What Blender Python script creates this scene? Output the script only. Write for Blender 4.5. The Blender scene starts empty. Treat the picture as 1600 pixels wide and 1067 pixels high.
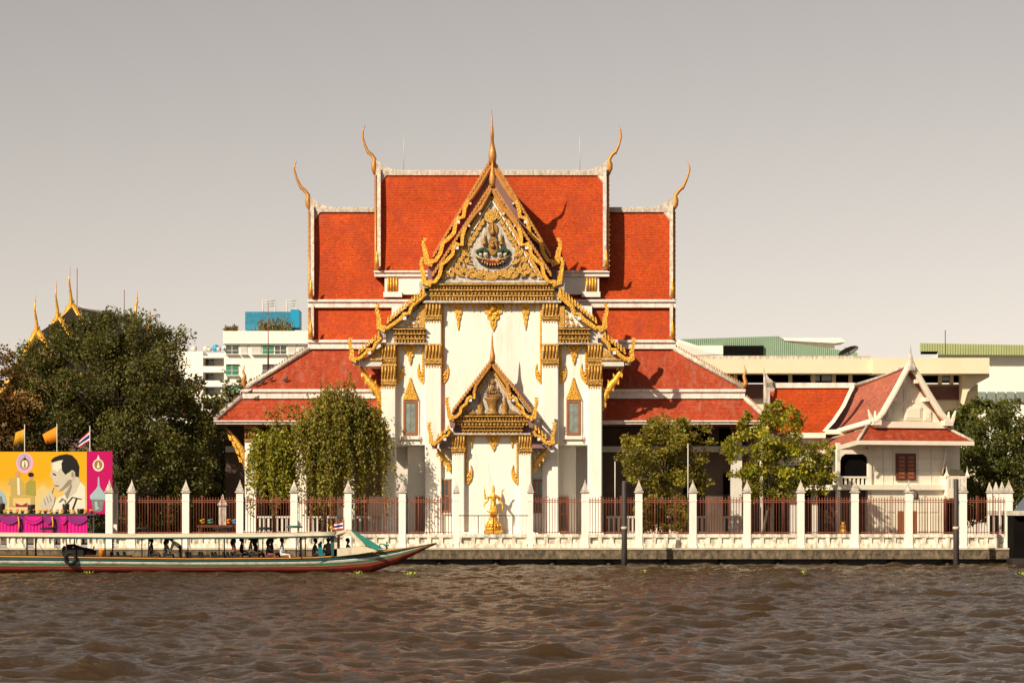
import bpy, bmesh, math, random
import numpy as np
from mathutils import Vector, Matrix
R = math.radians
random.seed(7); rng = np.random.default_rng(7)
scene = bpy.context.scene
COL = scene.collection

# ------------------------------------------------------------------ camera
FPX, CAMD, CAMH, CX, HY = 4160.0, 160.0, 3.0, 800.0, 802.0   # focal length in photo pixels, distance to quay, eye height, principal column, horizon row
cam = bpy.data.cameras.new('camera'); cam_o = bpy.data.objects.new('camera', cam); COL.objects.link(cam_o)
cam_o.location = (0, -CAMD, CAMH); cam_o.rotation_euler = (R(90), 0, 0)
cam.sensor_width = 36; cam.lens = 36 * FPX / 1600.0
cam.shift_y = (HY - 533.5) / 1600.0
cam.clip_start = 1; cam.clip_end = 6000
scene.camera = cam_o

# ------------------------------------------------------------------ sky and sun
SUN_EL, SUN_AZ = 35.0, 42.0          # sun stands behind the camera's left shoulder
world = bpy.data.worlds.new('World'); scene.world = world; world.use_nodes = True
wn = world.node_tree.nodes; wl = world.node_tree.links
for n in list(wn): wn.remove(n)
sky = wn.new('ShaderNodeTexSky'); sky.sky_type = 'NISHITA'; sky.sun_disc = False
sky.sun_elevation = R(SUN_EL); sky.sun_rotation = R(180 + SUN_AZ)
sky.altitude = 0; sky.air_density = 1.0; sky.dust_density = 0.4; sky.ozone_density = 0.0
bw = wn.new('ShaderNodeRGBToBW'); dull = wn.new('ShaderNodeMix'); dull.data_type = 'RGBA'; dull.inputs['Factor'].default_value = 0.80
tint = wn.new('ShaderNodeMix'); tint.data_type = 'RGBA'; tint.blend_type = 'MULTIPLY'
tint.inputs['Factor'].default_value = 1.0; tint.inputs['B'].default_value = (1.0, 0.88, 0.79, 1)
bg = wn.new('ShaderNodeBackground'); bg.inputs['Strength'].default_value = 0.084
wo = wn.new('ShaderNodeOutputWorld')
wl.new(sky.outputs[0], bw.inputs[0]); wl.new(sky.outputs[0], dull.inputs['A']); wl.new(bw.outputs[0], dull.inputs['B']); wl.new(dull.outputs['Result'], tint.inputs['A'])
wl.new(tint.outputs['Result'], bg.inputs['Color']); wl.new(bg.outputs[0], wo.inputs['Surface'])
sun = bpy.data.lights.new('sun', 'SUN'); sun.energy = 5.0; sun.angle = R(0.6); sun.color = (1.0, 0.86, 0.66)
sun_o = bpy.data.objects.new('sun', sun); COL.objects.link(sun_o)
_d = Vector((math.sin(R(SUN_AZ)) * math.cos(R(SUN_EL)), math.cos(R(SUN_AZ)) * math.cos(R(SUN_EL)), -math.sin(R(SUN_EL))))
sun_o.rotation_euler = _d.to_track_quat('-Z', 'Y').to_euler(); sun_o.location = (-60, -80, 80)
vs = scene.view_settings
vs.view_transform = 'Standard'; vs.look = 'None'; vs.exposure = 0.40; vs.gamma = 1.0; vs.use_curve_mapping = False
scene.render.engine = 'CYCLES'
scene.cycles.max_bounces = 6; scene.cycles.diffuse_bounces = 3; scene.cycles.glossy_bounces = 3
scene.cycles.transparent_max_bounces = 6; scene.cycles.caustics_reflective = False; scene.cycles.caustics_refractive = False

# ------------------------------------------------------------------ measuring: photo pixel at a real depth -> metres
def S(Y): return FPX / (CAMD + Y)
def X(px, Y): return (px - CX) / S(Y)
def Z(py, Y): return CAMH + (HY - py) / S(Y)
def P(px, py, Y): return Vector((X(px, Y), Y, Z(py, Y)))
AX = 768.5
def mir(px): return 2 * AX - px

# ------------------------------------------------------------------ materials
MATS = {}
def mat(name, col, rough=0.7, metal=0.0, var=0.12, scale=1.5, col2=None, fac2=0.0, stretch=(1, 1, 1), bump=0.0, bscale=20.0, spec=0.5, attr=None, emit=None):
    m = bpy.data.materials.new(name); m.use_nodes = True; nt = m.node_tree; N = nt.nodes; L = nt.links
    b = N['Principled BSDF']; b.inputs['Roughness'].default_value = rough; b.inputs['Metallic'].default_value = metal
    b.inputs['Specular IOR Level'].default_value = spec
    geo = N.new('ShaderNodeNewGeometry'); mp = N.new('ShaderNodeMapping'); mp.inputs['Scale'].default_value = stretch
    L.new(geo.outputs['Position'], mp.inputs['Vector'])
    nz = N.new('ShaderNodeTexNoise'); nz.inputs['Scale'].default_value = scale; nz.inputs['Detail'].default_value = 6; nz.inputs['Roughness'].default_value = 0.65
    L.new(mp.outputs[0], nz.inputs['Vector'])
    ramp = N.new('ShaderNodeMapRange'); ramp.inputs['From Min'].default_value = 0.3; ramp.inputs['From Max'].default_value = 0.7
    ramp.inputs['To Min'].default_value = 1 - var; ramp.inputs['To Max'].default_value = 1 + var * 0.6
    L.new(nz.outputs['Fac'], ramp.inputs['Value'])
    vm = N.new('ShaderNodeVectorMath'); vm.operation = 'SCALE'; vm.inputs[0].default_value = col[:3]
    L.new(ramp.outputs[0], vm.inputs['Scale']); out = vm.outputs[0]
    if attr:
        at = N.new('ShaderNodeAttribute'); at.attribute_name = attr
        vm2 = N.new('ShaderNodeVectorMath'); vm2.operation = 'MULTIPLY'
        L.new(out, vm2.inputs[0]); L.new(at.outputs['Color'], vm2.inputs[1]); out = vm2.outputs[0]
    if col2 is not None:
        n2 = N.new('ShaderNodeTexNoise'); n2.inputs['Scale'].default_value = scale * 1.7; n2.inputs['Detail'].default_value = 8; n2.inputs['Roughness'].default_value = 0.7
        mp2 = N.new('ShaderNodeMapping'); mp2.inputs['Location'].default_value = (7.3, 2.1, 4.4); mp2.inputs['Scale'].default_value = (stretch[0] * 1.3, stretch[1] * 1.3, stretch[2] * 0.45)
        L.new(geo.outputs['Position'], mp2.inputs['Vector']); L.new(mp2.outputs[0], n2.inputs['Vector'])
        r2 = N.new('ShaderNodeMapRange'); r2.inputs['From Min'].default_value = 0.62 - fac2 * 0.35; r2.inputs['From Max'].default_value = 0.82 - fac2 * 0.25
        L.new(n2.outputs['Fac'], r2.inputs['Value'])
        mx = N.new('ShaderNodeMix'); mx.data_type = 'RGBA'; mx.inputs['B'].default_value = (*col2[:3], 1)
        L.new(r2.outputs[0], mx.inputs['Factor']); L.new(out, mx.inputs['A']); out = mx.outputs['Result']
    L.new(out, b.inputs['Base Color'])
    if bump:
        nb = N.new('ShaderNodeTexNoise'); nb.inputs['Scale'].default_value = bscale; nb.inputs['Detail'].default_value = 4
        L.new(geo.outputs['Position'], nb.inputs['Vector'])
        bp = N.new('ShaderNodeBump'); bp.inputs['Strength'].default_value = bump; bp.inputs['Distance'].default_value = 0.05
        L.new(nb.outputs['Fac'], bp.inputs['Height']); L.new(bp.outputs[0], b.inputs['Normal'])
    MATS[name] = m
    return m
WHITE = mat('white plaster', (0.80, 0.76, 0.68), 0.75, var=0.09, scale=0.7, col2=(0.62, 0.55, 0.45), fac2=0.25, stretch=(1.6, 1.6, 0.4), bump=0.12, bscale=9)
DIRTYW = mat('weathered white trim', (0.60, 0.54, 0.46), 0.8, var=0.2, scale=2.5, col2=(0.25, 0.21, 0.17), fac2=0.58, bump=0.3, bscale=14)
BANDW = mat('roof band plaster', (0.78, 0.70, 0.63), 0.8, var=0.12, scale=2.0, col2=(0.40, 0.32, 0.27), fac2=0.38, bump=0.2, bscale=12)
PARW = mat('stained parapet plaster', (0.80, 0.73, 0.61), 0.85, var=0.2, scale=1.8, col2=(0.17, 0.14, 0.10), fac2=0.5, bump=0.3, bscale=12)
GREYP = mat('shaded grey plaster', (0.62, 0.58, 0.52), 0.85, var=0.1, scale=0.9, col2=(0.45, 0.4, 0.34), fac2=0.1)  # plain grey walls, and white plaster with shade put into its colour
GOLD = mat('bright gilding', (0.80, 0.41, 0.045), 0.36, metal=0.45, var=0.3, scale=5, col2=(0.36, 0.14, 0.03), fac2=0.28, bump=0.9, bscale=12, spec=0.6)
GOLDR = mat('carved gilt relief', (0.56, 0.30, 0.055), 0.4, metal=0.45, var=0.4, scale=7, col2=(0.20, 0.10, 0.035), fac2=0.25, bump=1.0, bscale=16, spec=0.6)
BRONZE = mat('ochre enamel boards', (0.54, 0.24, 0.05), 0.42, metal=0.25, var=0.25, scale=4, col2=(0.30, 0.12, 0.05), fac2=0.2, bump=0.5, bscale=14)
DGOLD = mat('dark toned gilding', (0.33, 0.17, 0.04), 0.5, metal=0.4, var=0.4, scale=6, bump=0.9, bscale=16)
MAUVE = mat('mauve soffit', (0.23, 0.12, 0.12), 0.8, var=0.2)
TILE = mat('red clay tiles', (0.455, 0.062, 0.009), 0.6, var=0.22, scale=0.45, col2=(0.33, 0.046, 0.018), fac2=0.42, attr='tint', spec=0.3, stretch=(1, 1, 0.5))
TILEOLD = mat('faded red clay tiles', (0.40, 0.062, 0.022), 0.6, var=0.2, scale=0.8, col2=(0.42, 0.17, 0.12), fac2=0.32, attr='tint', spec=0.3, stretch=(1.6, 1, 0.5))
TILEPINK = mat('clay tiles with painted pink sheen', (0.46, 0.145, 0.09), 0.6, var=0.2, scale=0.8, attr='tint', spec=0.4)  # bright sheen on the house's side slope painted into the tile colour
TILEPLAIN = mat('plain red roof', (0.48, 0.075, 0.018), 0.6, var=0.15, scale=0.8)
TILEDARK = mat('dark green brown tiles', (0.10, 0.085, 0.05), 0.55, var=0.3, scale=2)
HALLW = mat('dark verandah wall', (0.10, 0.065, 0.05), 0.8, var=0.3, scale=0.8)  # pale walls under eaves and trees, their shade painted as dark colour
WOODR = mat('red brown timber', (0.30, 0.10, 0.035), 0.5, var=0.25, scale=4, stretch=(1, 1, 0.3))
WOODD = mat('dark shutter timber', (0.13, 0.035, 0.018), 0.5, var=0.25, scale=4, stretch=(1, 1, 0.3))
GLASS = mat('window glass', (0.05, 0.065, 0.06), 0.08, var=0.3, scale=2, spec=0.8)
GLASSG = mat('grey green window glass', (0.20, 0.24, 0.21), 0.15, var=0.35, scale=3, spec=0.7)
DARK = mat('dark interior', (0.006, 0.005, 0.0045), 0.95, var=0.3, spec=0.05)  # near-black colour standing for the shade inside openings
RUST = mat('rust red iron', (0.23, 0.065, 0.035), 0.6, var=0.3, scale=6)
IRON = mat('dark iron', (0.05, 0.035, 0.03), 0.6, var=0.3, scale=6)
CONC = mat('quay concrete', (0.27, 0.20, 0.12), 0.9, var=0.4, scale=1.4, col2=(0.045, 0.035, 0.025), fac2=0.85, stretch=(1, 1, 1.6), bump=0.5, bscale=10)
CONCTOP = mat('quay coping', (0.52, 0.44, 0.31), 0.9, var=0.2, scale=1.6, col2=(0.2, 0.16, 0.1), fac2=0.25, bump=0.4)
WETD = mat('wet piles and undercut shade', (0.025, 0.02, 0.016), 0.5, var=0.3)
GROUND = mat('courtyard paving', (0.20, 0.17, 0.13), 0.9, var=0.2, scale=0.5, col2=(0.1, 0.09, 0.05), fac2=0.2)
POSTD = mat('tarred mooring timber', (0.045, 0.035, 0.03), 0.6, var=0.4, scale=3, col2=(0.12, 0.09, 0.07), fac2=0.15, stretch=(3, 3, 0.4))
CREAMB = mat('cream building plaster', (0.72, 0.62, 0.44), 0.8, var=0.07, scale=0.4)
APTW = mat('apartment white', (0.80, 0.77, 0.68), 0.8, var=0.05, scale=0.3, col2=(0.66, 0.62, 0.52), fac2=0.1)
GREENS = mat('green sheet metal', (0.25, 0.36, 0.25), 0.5, var=0.1, scale=1)
GREENY = mat('yellow green sheet metal', (0.36, 0.40, 0.18), 0.5, var=0.1, scale=1)
SHGREEN = mat('green blind', (0.03, 0.20, 0.11), 0.5, var=0.25, scale=2)
SHGREY = mat('grey louvre', (0.52, 0.50, 0.45), 0.7, var=0.1)
BLUE = mat('blue netting', (0.02, 0.22, 0.36), 0.8, var=0.35, scale=2.5, col2=(0.06, 0.13, 0.15), fac2=0.3)
BLUEB = mat('bright blue sheet', (0.0, 0.27, 0.48), 0.5, var=0.06)
HOUSEW = mat('house white boards', (0.82, 0.74, 0.60), 0.75, var=0.08, scale=0.9, col2=(0.55, 0.50, 0.43), fac2=0.12)
DISH = mat('dark dish mesh', (0.07, 0.07, 0.06), 0.6)
def flat(name, col, rough=0.75, var=0.06): return mat(name, col, rough, var=var, scale=3, spec=0.2)

# ------------------------------------------------------------------ scene graph helpers
WLOC = {}
def tag(o, label=None, cat=None, group=None, kind=None):
    if label: o['label'] = label
    if cat: o['category'] = cat
    if group: o['group'] = group
    if kind: o['kind'] = kind
    return o
def thing(name, loc, label, cat, group=None):
    o = bpy.data.objects.new(name, None); COL.objects.link(o); o.location = loc
    o.empty_display_size = 0.3
    WLOC[o] = Vector(loc)
    return tag(o, label, cat, group)
class MB:
    def __init__(s): s.v = []; s.f = []; s.m = []; s.sm = []
    def add(s, vs, fs, m=0, smooth=False):
        k = len(s.v); s.v.extend([tuple(p) for p in vs])
        for f in fs: s.f.append(tuple(i + k for i in f)); s.m.append(m); s.sm.append(smooth)
        return s
    def box(s, x0, x1, y0, y1, z0, z1, m=0):
        if x0 > x1: x0, x1 = x1, x0
        if z0 > z1: z0, z1 = z1, z0
        if y0 > y1: y0, y1 = y1, y0
        v = [(x0, y0, z0), (x1, y0, z0), (x1, y1, z0), (x0, y1, z0), (x0, y0, z1), (x1, y0, z1), (x1, y1, z1), (x0, y1, z1)]
        return s.add(v, [(0, 3, 2, 1), (4, 5, 6, 7), (0, 1, 5, 4), (1, 2, 6, 5), (2, 3, 7, 6), (3, 0, 4, 7)], m)
    def pbox(s, px0, px1, py0, py1, Y, d, m=0):          # front face on plane Y measured in photo pixels, depth d
        return s.box(X(px0, Y), X(px1, Y), Y, Y + d, Z(py1, Y), Z(py0, Y), m)
    def quad(s, a, b, c, d, m=0): return s.add([a, b, c, d], [(0, 1, 2, 3)], m)
    def slab(s, a, b, c, d, t, m=0):                       # quad thickened against its normal
        a, b, c, d = map(Vector, (a, b, c, d)); n = (b - a).cross(d - a).normalized() * t
        return s.add([a, b, c, d, a - n, b - n, c - n, d - n], [(0, 1, 2, 3), (7, 6, 5, 4), (0, 4, 5, 1), (1, 5, 6, 2), (2, 6, 7, 3), (3, 7, 4, 0)], m)
    def prism(s, poly, y0, y1, m=0):                       # polygon of (x,z) world, extruded in y
        n = len(poly)
        area = sum(poly[i][0] * poly[(i + 1) % n][1] - poly[(i + 1) % n][0] * poly[i][1] for i in range(n))
        if area < 0: poly = poly[::-1]
        v = [(p[0], y0, p[1]) for p in poly] + [(p[0], y1, p[1]) for p in poly]
        fs = [tuple(range(n)), tuple(range(2 * n - 1, n - 1, -1))] + [((i + 1) % n, i, i + n, (i + 1) % n + n) for i in range(n)]
        return s.add(v, fs, m)
    def pprism(s, poly, Y, d, m=0): return s.prism([(X(a, Y), Z(b, Y)) for a, b in poly], Y, Y + d, m)
    def ribbon(s, pts, w, y0, y1, m=0):                    # polyline in (x,z) with width(s), extruded in y
        n = len(pts); w = w if hasattr(w, '__len__') else [w] * n
        L_, R_ = [], []
        for i in range(n):
            a = Vector(pts[max(i - 1, 0)]); b = Vector(pts[min(i + 1, n - 1)]); t = (b - a)
            t = t.normalized() if t.length > 1e-9 else Vector((1, 0)); nn = Vector((-t.y, t.x)) * w[i] * 0.5
            p = Vector(pts[i]); L_.append(p + nn); R_.append(p - nn)
        v = []
        for i in range(n):
            v += [(L_[i].x, y0, L_[i].y), (R_[i].x, y0, R_[i].y), (R_[i].x, y1, R_[i].y), (L_[i].x, y1, L_[i].y)]
        fs = [(0, 1, 2, 3), (4 * n - 1, 4 * n - 2, 4 * n - 3, 4 * n - 4)]
        for i in range(n - 1):
            k = 4 * i
            for j in range(4): fs.append((k + j, k + (j + 1) % 4, k + 4 + (j + 1) % 4, k + 4 + j)[::-1])
        return s.add(v, fs, m)
    def tube(s, pts, rad, n=6, m=0, flat_y=1.0, smooth=True):
        pts = [Vector(p) for p in pts]; k = len(pts); rad = rad if hasattr(rad, '__len__') else [rad] * k
        v = []; up = Vector((0, 1, 0))
        for i in range(k):
            t = (pts[min(i + 1, k - 1)] - pts[max(i - 1, 0)])
            t = t.normalized() if t.length > 1e-9 else Vector((0, 0, 1))
            a = up - t * up.dot(t)
            if a.length < 0.05: a = Vector((1, 0, 0)) - t * t.x
            a.normalize(); b = t.cross(a)
            for j in range(n):
                th = 2 * math.pi * j / n
                v.append(pts[i] + a * (math.cos(th) * rad[i] * flat_y) + b * (math.sin(th) * rad[i]))
        fs = [tuple(range(n))[::-1], tuple(range((k - 1) * n, k * n))]
        for i in range(k - 1):
            for j in range(n):
                fs.append((i * n + j, i * n + (j + 1) % n, (i + 1) * n + (j + 1) % n, (i + 1) * n + j))
        return s.add(v, fs, m, smooth)
    def lathe(s, c, prof, n=12, m=0, smooth=True, rot=0.0, sq=(1, 1)):     # prof list of (r, z)
        v = []
        for r, z in prof:
            for j in range(n):
                th = 2 * math.pi * j / n + rot
                v.append((c[0] + r * math.cos(th) * sq[0], c[1] + r * math.sin(th) * sq[1], c[2] + z))
        k = len(prof)
        fs = [tuple(range(n))[::-1], tuple(range((k - 1) * n, k * n))]
        for i in range(k - 1):
            for j in range(n): fs.append((i * n + j, i * n + (j + 1) % n, (i + 1) * n + (j + 1) % n, (i + 1) * n + j))
        return s.add(v, fs, m, smooth)
    def ball(s, c, r, m=0, n=8, sc=(1, 1, 1)):
        prof = [(max(1e-3, math.sin(math.pi * i / 6)) * r, -math.cos(math.pi * i / 6) * r * sc[2]) for i in range(7)]
        return s.lathe(c, prof, n, m, True, sq=(sc[0], sc[1]))
    def build(s, name, mats, parent=None, recenter=True):
        me = bpy.data.meshes.new(name)
        V = np.array(s.v, dtype=float).reshape(-1, 3)
        c = (V.min(0) + V.max(0)) / 2 if recenter and len(V) else np.zeros(3)
        if parent is None and len(V): c[2] = V[:, 2].min()
        me.from_pydata((V - c).tolist(), [], s.f)
        if not isinstance(mats, (list, tuple)): mats = [mats]
        for m_ in mats: me.materials.append(m_)
        me.polygons.foreach_set('material_index', s.m); me.polygons.foreach_set('use_smooth', s.sm)
        me.update()
        return place(name, me, c, parent)
def place(name, me, c, parent=None):
    o = bpy.data.objects.new(name, me); COL.objects.link(o)
    c = Vector(c); WLOC[o] = c
    if parent is not None: o.parent = parent; o.location = c - WLOC[parent]
    else: o.location = c
    return o
def again(o, dx=(0, 0, 0), parent=None, name=None):      # copy of a part sharing its mesh
    return place(name or o.name.split('.')[0], o.data, WLOC[o] + Vector(dx), parent if parent is not None else o.parent)
def copy_thing(root, loc, label=None, rz=0.0):
    r = root.copy(); COL.objects.link(r); r.location = loc; r.rotation_euler = (0, 0, rz); WLOC[r] = Vector(loc)
    if label: r['label'] = label
    for ch in list(root.children):
        c = ch.copy(); COL.objects.link(c); c.parent = r
        for g in list(ch.children):
            d = g.copy(); COL.objects.link(d); d.parent = c
    return r
def pix(pts, Y): return [(X(a, Y), Z(b, Y)) for a, b in pts]

# roof of individual overlapping tiles on a quad (top-left, top-right, bottom-left, bottom-right)
def tiles(name, TL, TR, BL, BR, m, parent, tw=0.13, exp=0.14, sag=0.0, lift=0.022, plain=None):
    TL, TR, BL, BR = [np.array(p, float) for p in (TL, TR, BL, BR)]
    L = (np.linalg.norm(BL - TL) + np.linalg.norm(BR - TR)) / 2
    rows = max(2, int(L / exp))
    n = np.cross(TR - TL + BR - BL, BL - TL + BR - TR); n /= np.linalg.norm(n)
    if n[2] < 0: n = -n
    Vs, Fs, Cs = [], [], []; k = 0
    for r in range(rows):
        t0, t1 = r / rows, (r + 1.12) / rows
        def edge(t):
            a = TL + (BL - TL) * t; b = TR + (BR - TR) * t
            s_ = -n * sag * math.sin(math.pi * min(t, 1))
            return a + s_, b + s_
        a0, b0 = edge(t0); a1, b1 = edge(t1)
        w = np.linalg.norm(b1 - a1); cnt = max(1, int(w / tw)); off = 0.5 * (r % 2)
        u0 = np.clip((np.arange(cnt + 1) - off) / cnt, 0, 1); u1 = np.clip((np.arange(cnt + 1) + 1 - off) / cnt, 0, 1)
        ok = (u1 - u0) > 1e-4; u0 = u0[ok]; u1 = u1[ok]; q = len(u0)
        g = 0.03 * (u1 - u0)
        u0g = (u0 + g)[:, None]; u1g = (u1 - g)[:, None]
        dz = (lift + rng.uniform(-0.006, 0.01, q))[:, None] * n
        A = a0 + (b0 - a0) * u0g; B = a0 + (b0 - a0) * u1g
        C = a1 + (b1 - a1) * u1g + dz; D = a1 + (b1 - a1) * u0g + dz
        E = C - n * 0.018; F = D - n * 0.018
        Vs.append(np.stack([A, B, C, D, E, F], 1).reshape(-1, 3))
        base = k + 6 * np.arange(q)[:, None]
        Fs.append(np.concatenate([base + np.array([[3, 2, 1, 0]]), base + np.array([[5, 4, 2, 3]])], 1).reshape(-1, 4))
        c = np.clip(rng.normal(1, 0.085, (q, 1)), 0.55, 1.45)
        c = np.concatenate([c * 1.0, c * rng.normal(1, 0.13, (q, 1)), c, np.ones((q, 1))], 1)
        Cs.append(np.repeat(c, 6, axis=0)); k += 6 * q
    V = np.concatenate(Vs); F = np.concatenate(Fs); C = np.concatenate(Cs)
    # backing sheet
    bk = np.stack([TL, TR, BR, BL]) - n * (0.02 + sag)
    V = np.concatenate([V, bk]); F = np.concatenate([F, [[k + 3, k + 2, k + 1, k]]]); C = np.concatenate([C, np.full((4, 4), 0.6)])
    ctr = (V.min(0) + V.max(0)) / 2
    me = bpy.data.meshes.new(name); me.from_pydata((V - ctr).tolist(), [], F.tolist()); me.materials.append(m)
    at = me.color_attributes.new('tint', 'FLOAT_COLOR', 'POINT'); at.data.foreach_set('color', C.reshape(-1).astype(np.float32))
    o = place(name, me, ctr, parent); o['kind'] = 'stuff'
    return o
# ================================================================== SETTING: river, ground, quay
def make_river():
    xs = np.concatenate([[-900, -300, -120], np.arange(-40, 40.01, 0.145), [120, 300, 900]])
    ys = np.concatenate([[-900, -400, -230], np.arange(-122, -60, 0.12), np.arange(-60, 2.0, 0.2)])
    GX, GY = np.meshgrid(xs, ys)
    x = GX.ravel().copy(); y = GY.ravel().copy(); z = np.zeros_like(x); ox = np.zeros_like(x); oy = np.zeros_like(x)
    r = np.random.default_rng(21)
    for i in range(190):
        lam = 0.42 * (4.2 / 0.42) ** r.random() if i > 12 else r.uniform(5, 9)
        th = r.normal(math.radians(100), math.radians(50))
        k = 2 * math.pi / lam; a = 0.0066 * lam ** 0.66 * r.uniform(0.4, 1.4)
        if i <= 12: a = 0.010 * r.uniform(0.4, 1.2)
        ph = k * (math.cos(th) * x + math.sin(th) * y) + r.uniform(0, 6.28)
        # wave groups, so that crests come and go
        env = 0.55 + 0.45 * np.sin(x * r.uniform(-.5, .5) + y * r.uniform(-.4, .4) + r.uniform(0, 6.28))
        z += a * env * np.sin(ph); ch = 0.8 * a * env
        ox += ch * math.cos(th) * np.cos(ph); oy += ch * math.sin(th) * np.cos(ph)
    for i in range(240):                                     # short steep crests thrown up by passing boats
        x0, y0, w, l = r.uniform(-38, 38), r.uniform(-122, -3), r.uniform(.25, .5), r.uniform(.7, 2.0)
        m_ = (np.abs(x - x0) < 3 * l) & (np.abs(y - y0) < 5 * w)
        c_, s_ = math.cos(0.25), math.sin(0.25) * r.choice([-1, 1]); dx, dy = x[m_] - x0, y[m_] - y0
        u, v = dx * c_ + dy * s_, dy * c_ - dx * s_
        z[m_] += r.uniform(.06, .17) * np.exp(-(u / l) ** 2) * (np.exp(-(v / w) ** 2) - .45 * np.exp(-((v - 1.6 * w) / (1.2 * w)) ** 2) - .3 * np.exp(-((v + 1.6 * w) / (1.2 * w)) ** 2))
    z -= 0.10
    inside = (np.abs(x) < 60) & (y > -200)
    z = np.where(inside, z, -0.1); x = x + np.where(inside, ox, 0); y = y + np.where(inside & (GY.ravel() < 1.5), oy, 0)
    nx, ny = len(xs), len(ys)
    idx = np.arange(nx * ny).reshape(ny, nx)
    F = np.stack([idx[:-1, :-1], idx[:-1, 1:], idx[1:, 1:], idx[1:, :-1]], -1).reshape(-1, 4)
    me = bpy.data.meshes.new('river'); me.from_pydata(np.stack([x, y, z], 1).tolist(), [], F.tolist())
    me.polygons.foreach_set('use_smooth', [True] * len(F))
    m = bpy.data.materials.new('muddy river water'); m.use_nodes = True; N = m.node_tree.nodes; L = m.node_tree.links
    b = N['Principled BSDF']; b.inputs['Roughness'].default_value = 0.09; b.inputs['IOR'].default_value = 1.38
    geo = N.new('ShaderNodeNewGeometry')
    nz = N.new('ShaderNodeTexNoise'); nz.inputs['Scale'].default_value = 0.12; nz.inputs['Detail'].default_value = 5
    L.new(geo.outputs['Position'], nz.inputs['Vector'])
    mx = N.new('ShaderNodeMix'); mx.data_type = 'RGBA'; mx.inputs['A'].default_value = (0.034, 0.019, 0.006, 1); mx.inputs['B'].default_value = (0.056, 0.030, 0.009, 1)
    L.new(nz.outputs['Fac'], mx.inputs['Factor']); L.new(mx.outputs['Result'], b.inputs['Base Color'])
    n1 = N.new('ShaderNodeTexNoise'); n1.inputs['Scale'].default_value = 4.2; n1.inputs['Detail'].default_value = 6; n1.inputs['Roughness'].default_value = 0.68
    mp = N.new('ShaderNodeMapping'); mp.inputs['Scale'].default_value = (0.65, 1.3, 1)
    L.new(geo.outputs['Position'], mp.inputs['Vector']); L.new(mp.outputs[0], n1.inputs['Vector'])
    bp = N.new('ShaderNodeBump'); bp.inputs['Strength'].default_value = 1.0; bp.inputs['Distance'].default_value = 0.11
    L.new(n1.outputs['Fac'], bp.inputs['Height']); L.new(bp.outputs[0], b.inputs['Normal'])
    me.materials.append(m)
    o = place('river', me, (0, 0, 0)); tag(o, 'choppy brown muddy river in the foreground', kind='structure')
make_river()

g = MB(); g.add([(-900, 1.6, 1.1), (900, 1.6, 1.1), (900, 1500, 1.1), (-900, 1500, 1.1)], [(0, 1, 2, 3)])
tag(g.build('ground', GROUND), 'flat paved temple courtyard ground behind the quay', kind='structure')

XL, XR = X(-400, 0), X(1578, 0)
q = thing('quay', ((XL + XR) / 2, 0.6, 0), 'stained concrete river quay with dark undercut below the temple fence', 'quay')
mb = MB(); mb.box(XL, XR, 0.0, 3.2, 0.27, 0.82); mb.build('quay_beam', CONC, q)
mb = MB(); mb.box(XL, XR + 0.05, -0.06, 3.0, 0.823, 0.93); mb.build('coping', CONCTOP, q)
mb = MB(); mb.box(XL, XR - 0.1, 0.9, 3.1, -2, 0.268); mb.build('undercut_wall', WETD, q)  # near-black colour paints in the shade below the overhanging beam
x = XL + 1
while x < XR - 1:
    mb = MB(); mb.lathe((x, 0.45, -2), [(0.2, 0), (0.2, 2.26)], 8); mb.build('pile', WETD, q); x += 3.4

# ================================================================== FENCE on the quay
FY = 0.75
fz0, fz1 = 0.93, Z(834, FY)
fence = thing('river_fence', (0, FY, fz0), 'white pillared fence with rust red iron bars along the quay', 'fence')
posts = [206, 290.5, 375, 459.5, 544, 628.5, 713, 829, 914, 998, 1082.5, 1167, 1251, 1335.5, 1420, 1504.5, 1576]
def pillar(px, Y=FY, small=False, zb=fz0):
    w = 0.21 if not small else 0.15
    x = X(px, Y); top = Z(771, Y)
    m = MB()
    m.box(x - w - .03, x + w + .03, Y - w - .03, Y + w + .03, zb, zb + 0.12)
    m.box(x - w, x + w, Y - w, Y + w, zb + 0.12, top)
    m.box(x - w - .025, x + w + .025, Y - w - .025, Y + w + .025, Z(783, Y), Z(781, Y))
    p = m.build('pillar', WHITE, fence)
    m = MB(); h = Z(749 if not small else 754, Y) - top; r = 0.40 if not small else 0.30
    m.lathe((x, Y, top), [(r * .78, 0.002), (r * 1.0, .07), (r * 1.0, .12), (r * .70, .16), (r * .80, .22), (r * .52, .40), (r * .22, .62), (r * .10, .72), (0.012, h)], 4, 0, False, rot=math.pi / 4)
    for sx, sy in ((0, -1), (1, 0), (-1, 0)):
        if sy: m.add([(x - .15, Y - r * .60, top + .17), (x + .15, Y - r * .60, top + .17), (x, Y - r * .52, top + .48), (x, Y - r * .25, top + .30)], [(0, 1, 2), (0, 2, 3), (1, 3, 2)])
    m.build('finial', DIRTYW, p)
    return p
for i, px in enumerate(posts): pillar(px, small=px in (713, 829))
for px, Y in ((171, 0.75), (180, 3.2), (1565.5, 2.6), (1556, 5.0), (1546, 9)): pillar(px, Y, small=Y > 2, zb=fz0 if Y < 1 else 1.1)

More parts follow.
